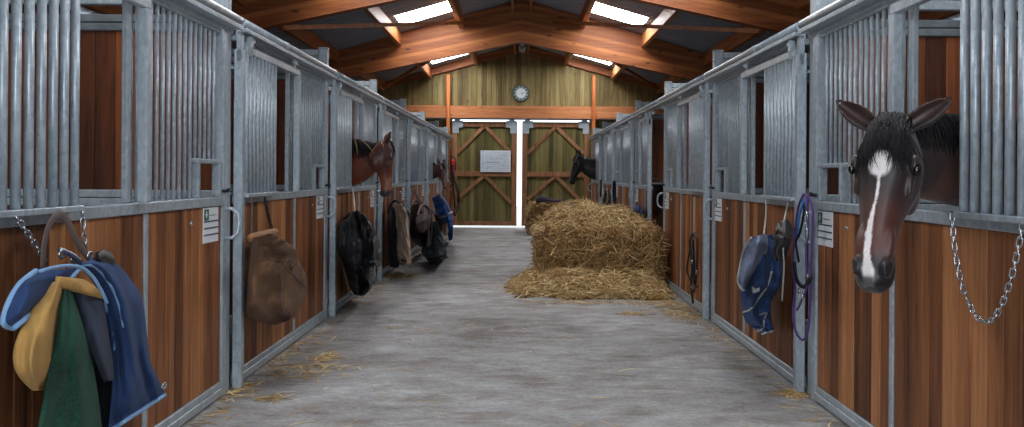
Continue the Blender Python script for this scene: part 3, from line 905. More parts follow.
# ------------------------------------------------------------------ things hanging on the stall fronts
F_NAVY = fabric('navy_fleece', lin((42, 64, 104)), .9, 300, .25, .2)
F_NAVYD = fabric('dark_navy_cloth', lin((24, 28, 42)), .9, 300)
F_GREY = fabric('blue_grey_lining', lin((58, 64, 80)), .85, 300)
F_TAN = fabric('tan_canvas', lin((178, 138, 78)), .9, 260, .2)
F_GREEN = fabric('green_mesh', lin((34, 72, 58)), .95, 130, .5)
F_SKY = fabric('light_blue_binding', lin((124, 160, 198)), .8, 200, .1)
F_BROWN = fabric('brown_canvas', lin((104, 76, 56)), .8, 240, .22)
F_STRAP = fabric('brown_webbing', lin((98, 84, 80)), .8, 400)
F_BLACK = fabric('black_nylon', lin((30, 32, 37)), .5, 200, .2, .05, .5)
F_LEATHER = fabric('black_leather', lin((20, 20, 23)), .4, 60, .2, 0, .5)
F_BEIGE = fabric('beige_fleece', lin((186, 166, 146)), .95, 120, .12, .4)
F_MAUVE = fabric('mauve_brown_quilt', lin((82, 68, 72)), .85, 120, .25)
F_TEAL = fabric('dark_teal_canvas', lin((40, 56, 64)), .8, 200, .2)
F_BLUE = fabric('royal_blue_fleece', lin((46, 94, 172)), .85, 200, .2)
F_QUILT = fabric('pale_quilted_lining', lin((122, 132, 156)), .8, 60, .3)
F_PIPE = fabric('grey_piping', lin((158, 160, 160)), .7, 200, .1)
F_PURPLE = fabric('purple_rope', lin((92, 66, 128)), .8, 300, .25)
F_WEB = fabric('bright_blue_webbing', lin((36, 104, 178)), .7, 300, .15)
F_ROPE = fabric('pale_rope', lin((190, 186, 176)), .9, 300, .15)
F_PLUM = fabric('dark_plum_cloth', lin((62, 48, 66)), .85, 200, .2)

class Cloth:
    """a hanging cloth with real thickness, from its two edges down the stall front: rows of (pxL, pyL, pxR, pyR)"""
    def __init__(self, side, rows, off, bulge, folds=3, amp=.02, seed=0, back=.014, nu=30, nv=9, slant=.4, crumple=.012, tilt=0.0):
        self.side = side
        ch = crom([tuple(r) for r in rows], nv); rnd = random.Random(seed); ph = [rnd.uniform(0, 6.28) for _ in range(4)]
        self.grid = []; rings = []
        n = len(ch)
        for i, c in enumerate(ch):
            v = i / (n - 1); front = []; bk = []
            for j in range(nu + 1):
                u = j / nu
                px = c[0] + (c[2] - c[0]) * u; py = c[1] + (c[3] - c[1]) * u
                of = off + tilt * (u if side < 0 else 1 - u)
                w = on_wall(px, py, side, of); y, z = w.y, w.z
                prof = max(0, math.sin(math.pi * (.02 + .96*u))) ** .5
                wv = u + .10*noise.noise(V((u*2.2, v*2.0, seed)))
                f1 = .75*math.sin(6.283*(folds*.62*wv + slant*v) + ph[0]) + .35*math.sin(6.283*(folds*1.37*wv - slant*1.3*v) + ph[1]) * (.4 + .6*math.sin(3.1*v + ph[2])**2)
                fl = amp * .62 * f1 * (.45 + .55*v) * prof
                nz = noise.noise(V((y*9, z*6, seed*3.1))) * crumple * 2.2 + noise.noise(V((y*14, z*11, seed))) * crumple * .7
                vp = math.sin(math.pi * min(1, .12 + .9*v)) ** .4 if v < .98 else .6
                d = max(of + (bulge * prof * max(.3, vp)) + fl + nz, back + .012)
                front.append(on_wall(px, py, side, d))
                bk.append(on_wall(px, py, side, max(back, of - .05 - .3*tilt*(u if side < 0 else 1 - u))))
            self.grid.append(front); rings.append(front + bk[::-1])
        self.rings = rings
    def build(self, name, mat, parent=None):
        m = MB(); m.loft(self.rings); 
        return m.build(name, mat, parent, True)
    def on(self, pts, lift=.006, n=5):
        """a smooth path lying on the cloth through (u, v) places"""
        out = []
        for u, v in crom([tuple(p) for p in pts], n) if len(pts) > 1 else pts:
            i = min(max(v, 0), .9999) * (len(self.grid) - 1); j = min(max(u, 0), .9999) * (len(self.grid[0]) - 1)
            a, b = int(i), int(j); fi, fj = i - a, j - b; G = self.grid
            p = G[a][b].lerp(G[a][b+1], fj).lerp(G[a+1][b].lerp(G[a+1][b+1], fj), fi)
            out.append(p + V((-self.side * lift, -lift * .7, 0)))
        return out
    def edge(self, which):
        if which == 'B': return self.grid[-1]
        if which == 'T': return self.grid[0]
        if which == 'L': return [r[0] for r in self.grid]
        if which == 'R': return [r[-1] for r in self.grid]
        return [r[int(which * (len(r) - 1))] for r in self.grid]
def at_origin(o, root):
    """keep a part where it was built although its thing has a place of its own"""
    o.data.transform(Matrix.Translation(-root.location)) if o.data.users == 1 else None
def hang(name, label, cat, p, group=None): return thing(name, label, cat, tuple(p), group)
def part(mb, name, mat, root, smooth=True):
    o = mb.build(name, mat, root, smooth); at_origin(o, root); return o
def cpart(cl, name, mat, root):
    o = cl.build(name, mat, root); at_origin(o, root); return o
def wpath(side, pts, off, n=5):
    """smooth path on the stall front through picture points (px, py[, off])"""
    q = [tuple(on_wall(p[0], p[1], side, p[2] if len(p) > 2 else off)) for p in pts]
    return [V(p) for p in crom(q, n)]
def chain_mesh(path, link=.042, wire=.0042, w=.012):
    """oval links, each turned a quarter against the last"""
    m = MB(); P = [V(p) for p in path]; d = [0]
    for a, b in zip(P, P[1:]): d.append(d[-1] + (b - a).length)
    def pos(s):
        for i in range(len(P) - 1):
            if s <= d[i+1]: return P[i].lerp(P[i+1], (s - d[i]) / max(1e-9, d[i+1] - d[i]))
        return P[-1]
    step = link - wire * 2.2; n = max(2, int(d[-1] / step)); step = d[-1] / n
    for i in range(n):
        a, b = pos(i * step), pos((i + 1) * step); t = (b - a).normalized(); c = (a + b) / 2
        s1 = t.orthogonal().normalized(); s2 = t.cross(s1); s = s1 if i % 2 else s2
        hl = step / 2 + wire
        ring = []
        for k in range(12):
            an = 2*math.pi*k/12; ring.append(c + t * (hl - w) * (1 if math.cos(an) > 0 else -1) + t * w * math.cos(an) + s * w * math.sin(an))
        m.tube(ring, wire, 6, True)
    return m

mane_straws(chestnut, [(at(354.5, 139, 9.36), at(357.5, 155, 9.33)), (at(362, 140, 9.38), at(374, 153, 9.36)), (at(381, 142, 9.38), at(383.5, 148, 9.36))])

# --- rugs over the first stall front on the left
cc = on_wall(86, 340, -1, .15); cc.z = on_wall(86, 426, -1, .1).z
r = hang('horse_rug', 'navy fleece horse rug with light blue binding, largest of the bundle at the left edge', 'horse rug', cc, 'horse rugs on the nearest left stall')
c = Cloth(-1, [(62, 270, 96, 258), (78, 268, 114, 262), (94, 284, 128, 276), (104, 310, 142, 298), (110, 340, 147, 334), (112, 370, 151, 362), (111, 398, 158, 378), (108, 432, 165, 395)], .20, .10, 2.6, .050, 3)
cpart(c, 'cloth', F_NAVY, r)
m = MB(); m.tube(c.edge('B'), .009, 8); m.tube([p + V((.010, 0, 0)) for p in c.edge('L')][6:40], .007, 8); part(m, 'binding', F_SKY, r)
m = MB(); m.tube([p + V((.010, 0, 0)) for p in c.edge(.34)][4:34], .0055, 6); part(m, 'piping', F_SKY, r)
p = on_wall(164, 386, -1, .22); m = MB(); m.tube([p + V((.0, .022*math.cos(a), .012*math.sin(a))) for a in [6.283*i/14 for i in range(14)]], .005, 6, True); part(m, 'buckle', M['chrome'], r)
c2 = Cloth(-1, [(36, 271, 78, 268), (20, 284, 66, 281), (9, 302, 54, 293), (4, 318, 47, 299), (5, 325, 42, 303), (14, 328, 36, 309)], .23, .05, 1.4, .018, 5)
cpart(c2, 'folded_front', F_NAVY, r)
m = MB(); m.tube(c2.edge('L') + c2.edge('B')[2:] , .010, 8); part(m, 'binding', F_SKY, r)
m = MB(); m.tube([p + V((.008, 0, 0)) for p in c2.edge('R')], .008, 8); part(m, 'binding', F_SKY, r)
m = MB(); m.tube(wpath(-1, [(40, 271), (62, 266), (80, 267), (92, 276), (101, 290), (107, 303)], .325), .006, 8); part(m, 'binding', F_SKY, r)

r = hang('horse_rug', 'tan canvas horse rug bulging out below the navy loop at the left edge', 'horse rug', on_wall(30, 388, -1, .1), 'horse rugs on the nearest left stall')
c = Cloth(-1, [(52, 282, 62, 281), (42, 294, 64, 292), (28, 315, 62, 312), (18, 335, 60, 332), (13, 353, 56, 350), (15, 370, 52, 368), (24, 383, 48, 381), (33, 391, 44, 390)], .25, .07, 1.8, .036, 11)
cpart(c, 'cloth', F_TAN, r)
c = Cloth(-1, [(56, 276, 84, 279), (55, 281, 94, 285), (57, 287, 101, 293), (66, 290, 103, 299)], .27, .05, 1, .01, 12, nv=5)
cpart(c, 'folded_top', F_TAN, r)

r = hang('horse_rug', 'dark green mesh rug hanging straight down in the middle of the rug bundle', 'horse rug', on_wall(70, 424, -1, .1), 'horse rugs on the nearest left stall')
c = Cloth(-1, [(63, 287, 71, 288), (61, 298, 75, 299), (56, 330, 84, 329), (50, 362, 92, 360), (44, 395, 98, 394), (38, 428, 102, 428), (34, 446, 104, 446)], .27, .05, 2.0, .034, 14)
cpart(c, 'cloth', F_GREEN, r)

r = hang('horse_rug', 'blue-grey lined rug edge between the green rug and the navy rug', 'horse rug', on_wall(98, 380, -1, .1), 'horse rugs on the nearest left stall')
c = Cloth(-1, [(70, 287, 90, 287), (74, 297, 101, 297), (80, 318, 106, 316), (87, 342, 110, 340), (96, 364, 113, 362), (104, 382, 114, 380)], .245, .06, 1.3, .02, 17)
cpart(c, 'cloth', F_GREY, r)
c = Cloth(-1, [(55, 290, 100, 290), (52, 330, 112, 330), (50, 380, 116, 380), (46, 440, 118, 440)], .12, .03, 2, .02, 19)  # added backing sheet, near-black in place of the shade between the rugs
cpart(c, 'dark_gap_backing', F_NAVYD, r)

r = hang('surcingle', 'brown webbing strap looped upright above the rug bundle', 'strap', on_wall(60, 262, -1, .1))
m = MB(); m.tube(wpath(-1, [(43, 268), (44, 246), (49, 226), (58, 216), (67, 220), (75, 237), (84, 252), (95, 262)], .12), [(.004, .018)]*36, 8, flat=(1, 0, 0)); part(m, 'webbing', F_STRAP, r)
m = MB()
for q in ((62, 254), (74, 259), (90, 256)):
    p = on_wall(*q, -1, .16); m.tube([p + V((.0, .020*math.cos(a), .016*math.sin(a))) for a in [6.283*i/14 for i in range(14)]], .005, 6, True)
m.tube(wpath(-1, [(60, 250), (70, 254), (80, 262)], .17), .011, 6)
part(m, 'buckles', M['chrome'], r)
r = hang('riding_glove', 'black leather glove bundle tucked on top of the navy rug', 'gloves', on_wall(104, 266, -1, .1))
c = Cloth(-1, [(96, 252, 104, 249), (94, 258, 111, 253), (96, 265, 115, 260), (101, 271, 114, 267)], .22, .06, 1.5, .015, 23, nv=6); cpart(c, 'leather', F_LEATHER, r)
for i, (pts, lb) in enumerate((([(16, 217), (26, 231), (36, 246), (46, 261)], 'steel chain slanting from the near tray corner to the rug bundle'), ([(82, 211), (83, 222), (84, 236), (86, 250)], 'short steel chain hanging straight from the far end of the nearest left tray'))):
    path = wpath(-1, pts, .085, 4); m = chain_mesh(path, .036, .0036, .0095)
    tag(m.build('hanging_chain', M['chrome'], None, True), lb, 'chain', 'steel chains')

# --- brown canvas bag on the second stall front on the left
r = hang('rug_bag', 'large brown canvas bag hanging open on the second left stall front', 'bag', on_wall(275, 325, -1, .05))
c = Cloth(-1, [(251, 238, 274, 233), (250, 258, 287, 246), (248, 280, 297, 258), (247, 300, 306, 276), (246, 312, 307, 290), (254, 320, 303, 303), (276, 325, 296, 318)], .10, .07, 1.8, .045, 31, tilt=.22)
cpart(c, 'bag_body', F_BROWN, r)
m = MB(); m.tube(c.on([(.12, .02), (.40, .20), (.72, .30), (.92, .33)]), .004, 6); m.tube(c.on([(.70, .32), (.86, .50), (.97, .62)]), .004, 6); part(m, 'seam', F_STRAP, r)
m = MB(); m.tube(c.on([(.62, .34), (.56, .6), (.62, .94)]), .006, 6); part(m, 'fold_seam', F_STRAP, r)
c = Cloth(-1, [(256, 238, 275, 235), (264, 248, 288, 243), (274, 256, 297, 252), (281, 261, 297, 262), (286, 267, 293, 269)], .25, .025, 1.2, .018, 33, tilt=.10)
cpart(c, 'flap', F_BROWN, r)
m = MB(); p0, p1 = on_wall(251, 238, -1, .13), on_wall(275.5, 232, -1, .13); m.tube([p0, p0.lerp(p1, .04), p0.lerp(p1, .96), p1], [.026, .03, .03, .026], 14); part(m, 'roller_bar', fabric('roller_leather', lin((150, 108, 74)), .6, 100), r)
m = MB(); m.tube(wpath(-1, [(252, 196), (252, 215), (252, 236)], .10), [(.004, .018)]*11, 8, flat=(1, 0, 0)); part(m, 'strap', F_STRAP, r)
path = wpath(-1, [(265, 198), (267, 210), (270, 222), (273, 233)], .10, 4)
tag(chain_mesh(path, .035, .004, .010).build('hanging_chain', M['bolt'], None, True), 'dark chain holding the far end of the brown bag', 'chain', 'steel chains')

# --- black jacket on the third
r = hang('padded_jacket', 'black padded jacket hanging from a pale cord on the third left stall front', 'jacket', on_wall(357, 295, -1, .05))
c = Cloth(-1, [(348, 213, 357, 210), (341, 222, 368, 219), (339, 240, 374, 238), (339, 254, 375, 256), (342, 262, 374, 266), (346, 274, 372, 275), (349, 286, 372, 287), (354, 295, 364, 296)], .06, .10, 2.6, .08, 41, tilt=.34, crumple=.025)
cpart(c, 'shell', F_BLACK, r)
c = Cloth(-1, [(357, 211, 366, 215), (360, 226, 376, 232), (364, 244, 381, 250), (366, 258, 382, 264), (370, 264, 379, 267)], .36, .05, 2.4, .035, 43, crumple=.02, tilt=.10); cpart(c, 'sleeve', F_BLACK, r)
m = MB(); m.tube(c.on([(.15, .84), (.40, .78), (.62, .74)]), [(.003, .014)]*11, 6, flat=(1, 0, 0)); part(m, 'reflective_patch', F_PIPE, r)
m = MB(); m.tube(wpath(-1, [(353, 189, .085), (354, 200, .1), (355, 212, .18)], .1), .009, 6)
tag(m.build('baling_twine', F_ROPE, None, True), 'pale cord from the tray to the black padded jacket', 'cord')

# --- beige and navy rug on the fourth
r = hang('saddle_rug', 'beige fleece rug with a dark navy half on the fourth left stall front', 'rug', on_wall(398, 266, -1, .05))
c = Cloth(-1, [(392, 205, 402, 204), (395, 214, 407, 213), (396, 234, 409, 233), (396, 250, 411, 252), (398, 260, 411, 262), (401, 265, 408, 266)], .22, .05, 1.6, .03, 51, tilt=.24); cpart(c, 'fleece', F_BEIGE, r)
m = MB(); m.tube(c.on([(.25, .76), (.62, .76)]), [(.004, .032)]*6, 6, flat=(0, 1, 0)); part(m, 'badge', F_BLACK, r)
c = Cloth(-1, [(388, 208, 395, 204), (387, 226, 397, 224), (389, 240, 398, 240), (389, 258, 400, 260), (390, 267, 398, 268)], .08, .05, 1.4, .025, 53, tilt=.16); cpart(c, 'navy_half', F_NAVYD, r)
m = MB(); m.tube(wpath(-1, [(388, 213, .2), (391, 204, .24), (397, 201, .32), (404, 208, .42), (411, 217, .50)], .25), .018, 8); part(m, 'strap', F_LEATHER, r)

# --- dark bags and rugs on the fifth
r = hang('stable_bag', 'mauve-brown quilted bag among the dark gear on the fifth left stall front', 'bag', on_wall(424, 232, -1, .1))
c = Cloth(-1, [(418, 214, 428, 213), (416, 220, 431, 219), (417, 228, 431, 228), (420, 233, 427, 233)], .42, .08, 1.8, .035, 61, tilt=.20); cpart(c, 'pouch', F_MAUVE, r)
m = MB(); m.tube(wpath(-1, [(414, 190), (418, 198), (424, 205), (431, 210), (437, 214)], .30), [(.01, .03)]*25, 8, flat=(1, 0, 0)); m.tube(wpath(-1, [(418, 215), (421, 206), (427, 206), (429, 214)], .56), .014, 6); part(m, 'strap', F_STRAP, r)
r = hang('stable_bag', 'black bag hanging behind the mauve-brown quilted bag', 'bag', on_wall(418, 245, -1, .05))
c = Cloth(-1, [(411, 205, 419, 203), (410, 220, 424, 216), (410, 234, 428, 232), (413, 241, 430, 243), (420, 247, 428, 247)], .14, .10, 1.8, .04, 63, tilt=.30); cpart(c, 'bag_body', F_BLACK, r)
m = MB(); m.tube(wpath(-1, [(411, 210), (413, 202), (417, 201), (420, 206)], .26), .012, 6); part(m, 'handle', F_BLACK, r)
r = hang('horse_rug', 'dark teal canvas rug with a flared hem hanging lowest on the fifth left stall front', 'horse rug', on_wall(434, 261, -1, .05))
c = Cloth(-1, [(427, 222, 437, 221), (428, 232, 441, 231), (425, 244, 445, 243), (421, 252, 447, 252), (428, 261, 446, 257)], .44, .08, 2.2, .05, 67, tilt=.34); cpart(c, 'cloth', F_TEAL, r)
m = MB(); m.tube([q + V((.012, 0, 0)) for q in c.edge('B')], .02, 6); part(m, 'hem', F_BLACK, r)
m = MB(); m.tube(wpath(-1, [(428, 220), (429, 234), (428, 246)], .64), .014, 6); m.tube(wpath(-1, [(431, 212), (432, 228), (430, 244)], .66), .010, 6); part(m, 'leg_strap', F_STRAP, r)
# --- blue rug near the far end
r = hang('horse_rug', 'royal blue rug with white piping near the far left end', 'horse rug', on_wall(446, 240, -1, .2))
c = Cloth(-1, [(432, 198, 440, 194), (434, 205, 447, 201), (436, 213, 451, 211), (442, 222, 453, 222), (447, 232, 453, 234), (449, 241, 452, 240)], .44, .07, 1.8, .035, 71, tilt=.22); cpart(c, 'cloth', F_BLUE, r)
m = MB(); m.tube(c.on([(.02, .50), (.5, .47), (.97, .42)], .015), .020, 6); m.tube(c.on([(.8, .05), (.82, .25), (.9, .42)], .015), .014, 6); part(m, 'piping', F_PIPE, r)
r = hang('horse_rug', 'grey-brown rug hanging under the royal blue rug', 'horse rug', on_wall(442, 230, -1, .1))
c = Cloth(-1, [(434, 214, 441, 214), (435, 219, 446, 219), (437, 225, 448, 225), (441, 232, 446, 232)], .16, .08, 1.8, .035, 73, tilt=.2); cpart(c, 'cloth', F_MAUVE, r)
c = Cloth(-1, [(443, 224, 448, 223), (442, 231, 449, 230), (444, 236, 447, 236)], .46, .05, 1.2, .02, 75, nv=5, tilt=.12); cpart(c, 'pale_lining', F_BEIGE, r)
r = hang('lead_rein', 'long black rein hanging at the last left stall beside the barn door', 'rein', on_wall(455, 216, -1, .3))
m = MB(); m.tube(wpath(-1, [(452, 165), (454, 178), (458, 192), (458.5, 204), (455, 215)], .32), .030, 8); m.tube(wpath(-1, [(452, 166), (453, 186), (455, 205), (454, 214)], .30), .024, 8); part(m, 'rein', F_LEATHER, r)
p = on_wall(452, 166, -1, .31); m = MB(); m.tube([(XL - .02, p.y, p.z), (p.x, p.y, p.z), (p.x + .01, p.y, p.z + .05)], .012, 8); part(m, 'hook', M['chrome'], r)

# --- right row: chain on the nearest stall front
path = wpath(1, [(952, 213), (955, 250), (962, 285), (973, 311), (985, 322), (998, 313), (1010, 283), (1018, 250), (1023, 222)], .075, 6)
tag(chain_mesh(path, .038, .0036, .0095).build('hanging_chain', M['chrome'], None, True), 'long steel chain sagging in a loop on the nearest right stall front', 'chain', 'steel chains')
# purple headcollar and lead rope on the post between the first two right stalls
r = hang('headcollar', 'purple rope headcollar with blue webbing hanging on the post left of the nearest right card', 'headcollar', on_wall(803, 342, 1, .03))
m = MB(); m.tube(wpath(1, [(804, 194), (799, 205), (796, 222), (794, 245), (793, 266), (795, 290), (793, 312), (796, 332), (803, 340), (808, 330), (810, 305), (811, 275), (812, 245), (813, 215), (810, 199), (804, 194)], .085), .0075, 8); m.tube(wpath(1, [(807, 197), (808, 225), (806, 255), (807, 285), (801, 302), (797, 310)], .10), .007, 8); part(m, 'rope', F_PURPLE, r)
m = MB(); m.tube(wpath(1, [(804, 200), (800, 213), (798, 226), (796, 236)], .115), [(.004, .017)]*16, 8, flat=(1, 0, 0)); part(m, 'webbing', F_WEB, r)
m = MB(); m.tube(wpath(1, [(803, 198), (804, 212), (800, 232), (796, 242), (799, 262)], .10), [(.006, .014)]*21, 8, flat=(1, 0, 0)); m.tube(wpath(1, [(794, 262), (797, 280), (804, 287), (811, 278)], .10), .012, 8); part(m, 'dark_strap', F_LEATHER, r)
m = MB()
for (q, a_, b_) in (((806, 216), .020, .030), ((799, 291), .018, .014), ((802, 297), .016, .016), ((807, 276), .016, .012)):
    p = on_wall(*q, 1, .13); m.tube([p + V((0, a_*math.cos(a), b_*math.sin(a))) for a in [6.283*i/16 for i in range(16)]], .0048, 6, True)
m.tube(wpath(1, [(806, 222), (807, 235), (805, 246)], .12), .006, 6)
part(m, 'rings', M['chrome'], r)
# navy rug and black boots on the second right stall front
r = hang('horse_rug', 'navy rug with grey piping and pale quilted lining on the second right stall front', 'horse rug', on_wall(760, 334, 1, .05))
c = Cloth(1, [(750, 240, 772, 234), (743, 255, 779, 250), (740, 275, 782, 268), (740, 292, 780, 286), (742, 308, 772, 300), (746, 322, 771, 315), (762, 334, 774, 331)], .08, .07, 2.4, .06, 81, crumple=.02, tilt=.22); cpart(c, 'cloth', F_NAVY, r)
c2 = Cloth(1, [(752, 237, 767, 234), (744, 250, 768, 248), (740, 268, 762, 264), (738, 282, 754, 279), (743, 291, 748, 290)], .22, .05, 2.0, .03, 83, tilt=.16); cpart(c2, 'quilted_lining', F_QUILT, r)
m = MB(); m.tube(c2.on([(.03, .02), (.02, .3), (.02, .6), (.1, .95), (.5, .98), (.95, .9), (.97, .5), (.97, .05)], .006), .007, 6); m.tube(c.edge('B'), .007, 6); m.tube(c.on([(.05, .72), (.35, .70), (.62, .55), (.78, .35)], .008), .008, 6); m.tube(c.on([(.03, .95), (.5, .93), (.9, .80)], .008), .007, 6); part(m, 'piping', F_PIPE, r)
for uv in ((.42, .50), (.72, .80)):
    m = MB(); m.tube(c.on([(uv[0] - .09, uv[1]), (uv[0] + .09, uv[1] - .01)], .008), [(.004, .026)]*6, 6, flat=(-1, -.7, 0)); part(m, 'patch', F_PIPE, r)
r = hang('leather_boots', 'bunch of black leather boots and straps above the navy rug on the right', 'boots', on_wall(782, 262, 1, .05))
c = Cloth(1, [(778, 222, 788, 219), (774, 232, 793, 230), (774, 243, 791, 243), (772, 252, 788, 252), (776, 262, 785, 260)], .20, .08, 2.6, .04, 87, tilt=.10); cpart(c, 'leather', F_LEATHER, r)
m = MB(); m.tube(wpath(1, [(775, 240, .40), (782, 236, .37), (791, 239, .28)], .27), [(.004, .02)]*11, 8, flat=(1, 0, 0)); part(m, 'band', F_BLACK, r)
m = MB(); m.tube(wpath(1, [(783, 248, .36), (784, 266, .34), (783, 284, .32), (782, 300, .30)], .25), [(.003, .012)]*16, 8, flat=(1, 0, 0)); part(m, 'pale_strap', F_PIPE, r)
for pts, lb in (([(766, 199, .07), (766, 215, .07), (764, 234, .16)], 'pale cord holding up the navy rug on the right'), ([(788, 203, .07), (786, 212, .07), (784, 221, .18)], 'short pale cord above the black leather boots')):
    m = MB(); m.tube(wpath(1, pts, .07), .0065, 6); tag(m.build('baling_twine', F_ROPE, None, True), lb, 'cord')
# bridle on the third right stall front
r = hang('bridle', 'black leather bridle hanging on the third right stall front beside the hay', 'bridle', on_wall(694, 303, 1, .03))
m = MB(); m.tube(wpath(1, [(693, 234), (690, 240), (691, 255), (692, 270), (691, 285), (693, 303)], .09), [(.012, .022)]*26, 8, flat=(1, 0, 0)); m.tube(wpath(1, [(694, 234), (697, 240), (697, 258), (696, 278), (694, 292)], .09), [(.010, .020)]*21, 8, flat=(1, 0, 0)); m.tube(wpath(1, [(691, 246), (688, 260), (687, 272), (690, 279)], .07), .009, 6); m.tube(wpath(1, [(689, 284), (693, 289), (697, 286)], .10), .012, 6); part(m, 'straps', F_LEATHER, r)
m = MB(); m.tube(wpath(1, [(693, 240), (694, 262), (694, 284)], .105), [(.012, .026)]*11, 8, flat=(1, 0, 0)); part(m, 'cheekpiece', F_NAVYD, r)
for q in ((692, 262), (696, 272)):
    p = on_wall(*q, 1, .125); m = MB(); m.tube([p + V((0, .016*math.cos(a), .018*math.sin(a))) for a in [6.283*i/14 for i in range(14)]], .004, 6, True); part(m, 'buckle', M['chrome'], r)
m = MB(); m.tube(wpath(1, [(694, 197, .085), (694, 215, .085), (694, 234, .09)], .08), .006, 6); tag(m.build('baling_twine', F_ROPE, None, True), 'pale cord holding the black bridle beside the hay', 'cord')
# far right row
r = hang('horse_rug', 'small navy rug bundle hanging on the right just above the hay', 'horse rug', on_wall(638, 222, 1, .05))
c = Cloth(1, [(636, 206, 640, 204), (633, 211, 642, 209), (632, 219, 643, 217), (633, 226, 642, 225)], .13, .10, 1.5, .02, 91); cpart(c, 'cloth', F_NAVY, r)
r = hang('lead_rein', 'dark blue rein hanging straight on the right behind the hay', 'rein', on_wall(614, 208, 1, .05))
m = MB(); m.tube(wpath(1, [(614, 181), (613.5, 192), (614, 208)], .08), .022, 6); m.tube(wpath(1, [(615.3, 182), (615.5, 194), (615, 206)], .08), .016, 6); part(m, 'rein', F_NAVYD, r)
r = hang('bridle', 'black bridle hanging on the right under the black horse', 'bridle', on_wall(607, 204, 1, .05))
m = MB(); m.tube(wpath(1, [(607, 189), (605.5, 195), (604, 203), (609, 203), (608.5, 195), (607, 189)], .10), .03, 6); part(m, 'straps', F_LEATHER, r)
r = hang('lead_rein', 'black rein on the last right stall, left of the black bridle', 'rein', on_wall(600.5, 196, 1, .05))
m = MB(); m.tube(wpath(1, [(600.5, 180), (600.8, 188), (600.4, 197)], .08), .022, 6); part(m, 'rein', F_LEATHER, r)

# ------------------------------------------------------------------ hay
def strand_mesh(samples, lmin, lmax, w, seed, lift=.015, flat=.5):
    """samples: list of (point, normal); each straw lies near the surface, slightly bent"""
    m = MB(); rnd = random.Random(seed)
    for p, n in samples:
        t = V((rnd.gauss(0, 1), rnd.gauss(0, 1), rnd.gauss(0, .8)))
        t = (t - n * t.dot(n) * (1 - rnd.random()**3 * .6)); 
        if t.length < .05: continue
        t.normalize(); L = rnd.uniform(lmin, lmax); b = n.cross(t).normalized()
        q = p + n * rnd.uniform(-.01, lift); bend = rnd.uniform(-.12, .12) * L; dro = -rnd.uniform(0, .12) * L
        a = q - t * L/2 + V((0, 0, dro * .6)); c = q + t * L/2 + V((0, 0, dro)); mid = q + b * bend + n * .012
        ww = w * rnd.uniform(.6, 1.4); up = (b * rnd.uniform(-1, 1) + n * rnd.uniform(-.6, .6)); up = (up - t * up.dot(t))
        if up.length < .01: up = b
        up.normalize(); up *= ww / 2
        o = (n - up.normalized() * n.dot(up.normalized())) * ww * .35
        vs = []
        for x in (a, mid, c): vs += [x - up, x + up, x + o]
        m.add(vs, [(0,1,4,3), (1,2,5,4), (2,0,3,5), (3,4,7,6), (4,5,8,7), (5,3,6,8)], min(1, max(0, rnd.gauss(.52, .27))))
    return m
def surf_samples(ob_mesh, n, seed, keep=None):
    rnd = random.Random(seed); polys = [(p.area, p.center.copy(), p.normal.copy(), [ob_mesh.vertices[i].co.copy() for i in p.vertices]) for p in ob_mesh.polygons if keep is None or keep(p.center, p.normal)]
    tot = sum(p[0] for p in polys); out = []
    for a, c, nn, vs in polys:
        k = n * a / tot; k = int(k) + (rnd.random() < k - int(k))
        for _ in range(k):
            u, v = rnd.random(), rnd.random()
            if len(vs) == 4: p = vs[0].lerp(vs[1], u).lerp(vs[3].lerp(vs[2], u), v)
            else:
                if u + v > 1: u, v = 1 - u, 1 - v
                p = vs[0] + (vs[1] - vs[0]) * u + (vs[2] - vs[0]) * v
            out.append((p, nn))
    return out
def lump(x0, x1, y0, y1, z0, z1, amp, seed, res=.05, rnd_=.06):
    bm = bmesh.new()
    bmesh.ops.create_cube(bm, size=1, matrix=Matrix.Translation(((x0+x1)/2, (y0+y1)/2, (z0+z1)/2)) @ Matrix.Diagonal((x1-x0, y1-y0, z1-z0, 1)))
    bmesh.ops.bevel(bm, geom=bm.edges[:], offset=rnd_, segments=2, affect='EDGES')
    cuts = int(max(x1-x0, y1-y0, z1-z0) / res)
    bmesh.ops.subdivide_edges(bm, edges=[e for e in bm.edges if e.calc_length() > res*2], cuts=min(cuts, 22), use_grid_fill=True)
    bm.normal_update()
    for v in bm.verts:
        k = noise.noise(v.co * 3.1 + V((seed, 0, 0))) * amp + noise.noise(v.co * 9 + V((0, seed, 0))) * amp * .6
        v.co += v.normal * k
        if v.co.z < .004: v.co.z = .004
    me = bpy.data.meshes.new('bale'); bm.to_mesh(me); bm.free(); me.materials.append(M['straw_core'])
    return me
def bale(label, x0, x1, y0, y1, z1, n, seed):
    r = thing('hay_bale', label, 'hay bale', ((x0+x1)/2, (y0+y1)/2, 0), 'hay bales')
    me = lump(x0, x1, y0, y1, 0.004, z1, .035, seed)
    sm_ = surf_samples(me, n, seed, lambda c, nn: nn.z > -.5)
    me.transform(Matrix.Translation(-r.location)); o = bpy.data.objects.new('pressed_bale', me); COL.objects.link(o); o.parent = r
    o = strand_mesh(sm_, .10, .30, .009, seed, .045).build('straw', M['bale_straw'], r, recalc=False); at_origin(o, r); o['kind'] = 'stuff'
    return r
bale('large square hay bale under a loose heap at the right of the aisle', .27, 1.74, 10.70, 12.7, .71, 16000, 5)
bale('hay bale farther back by the right barn door, plum cloth on top', .20, 1.35, 20.0, 21.5, .70, 3500, 8)

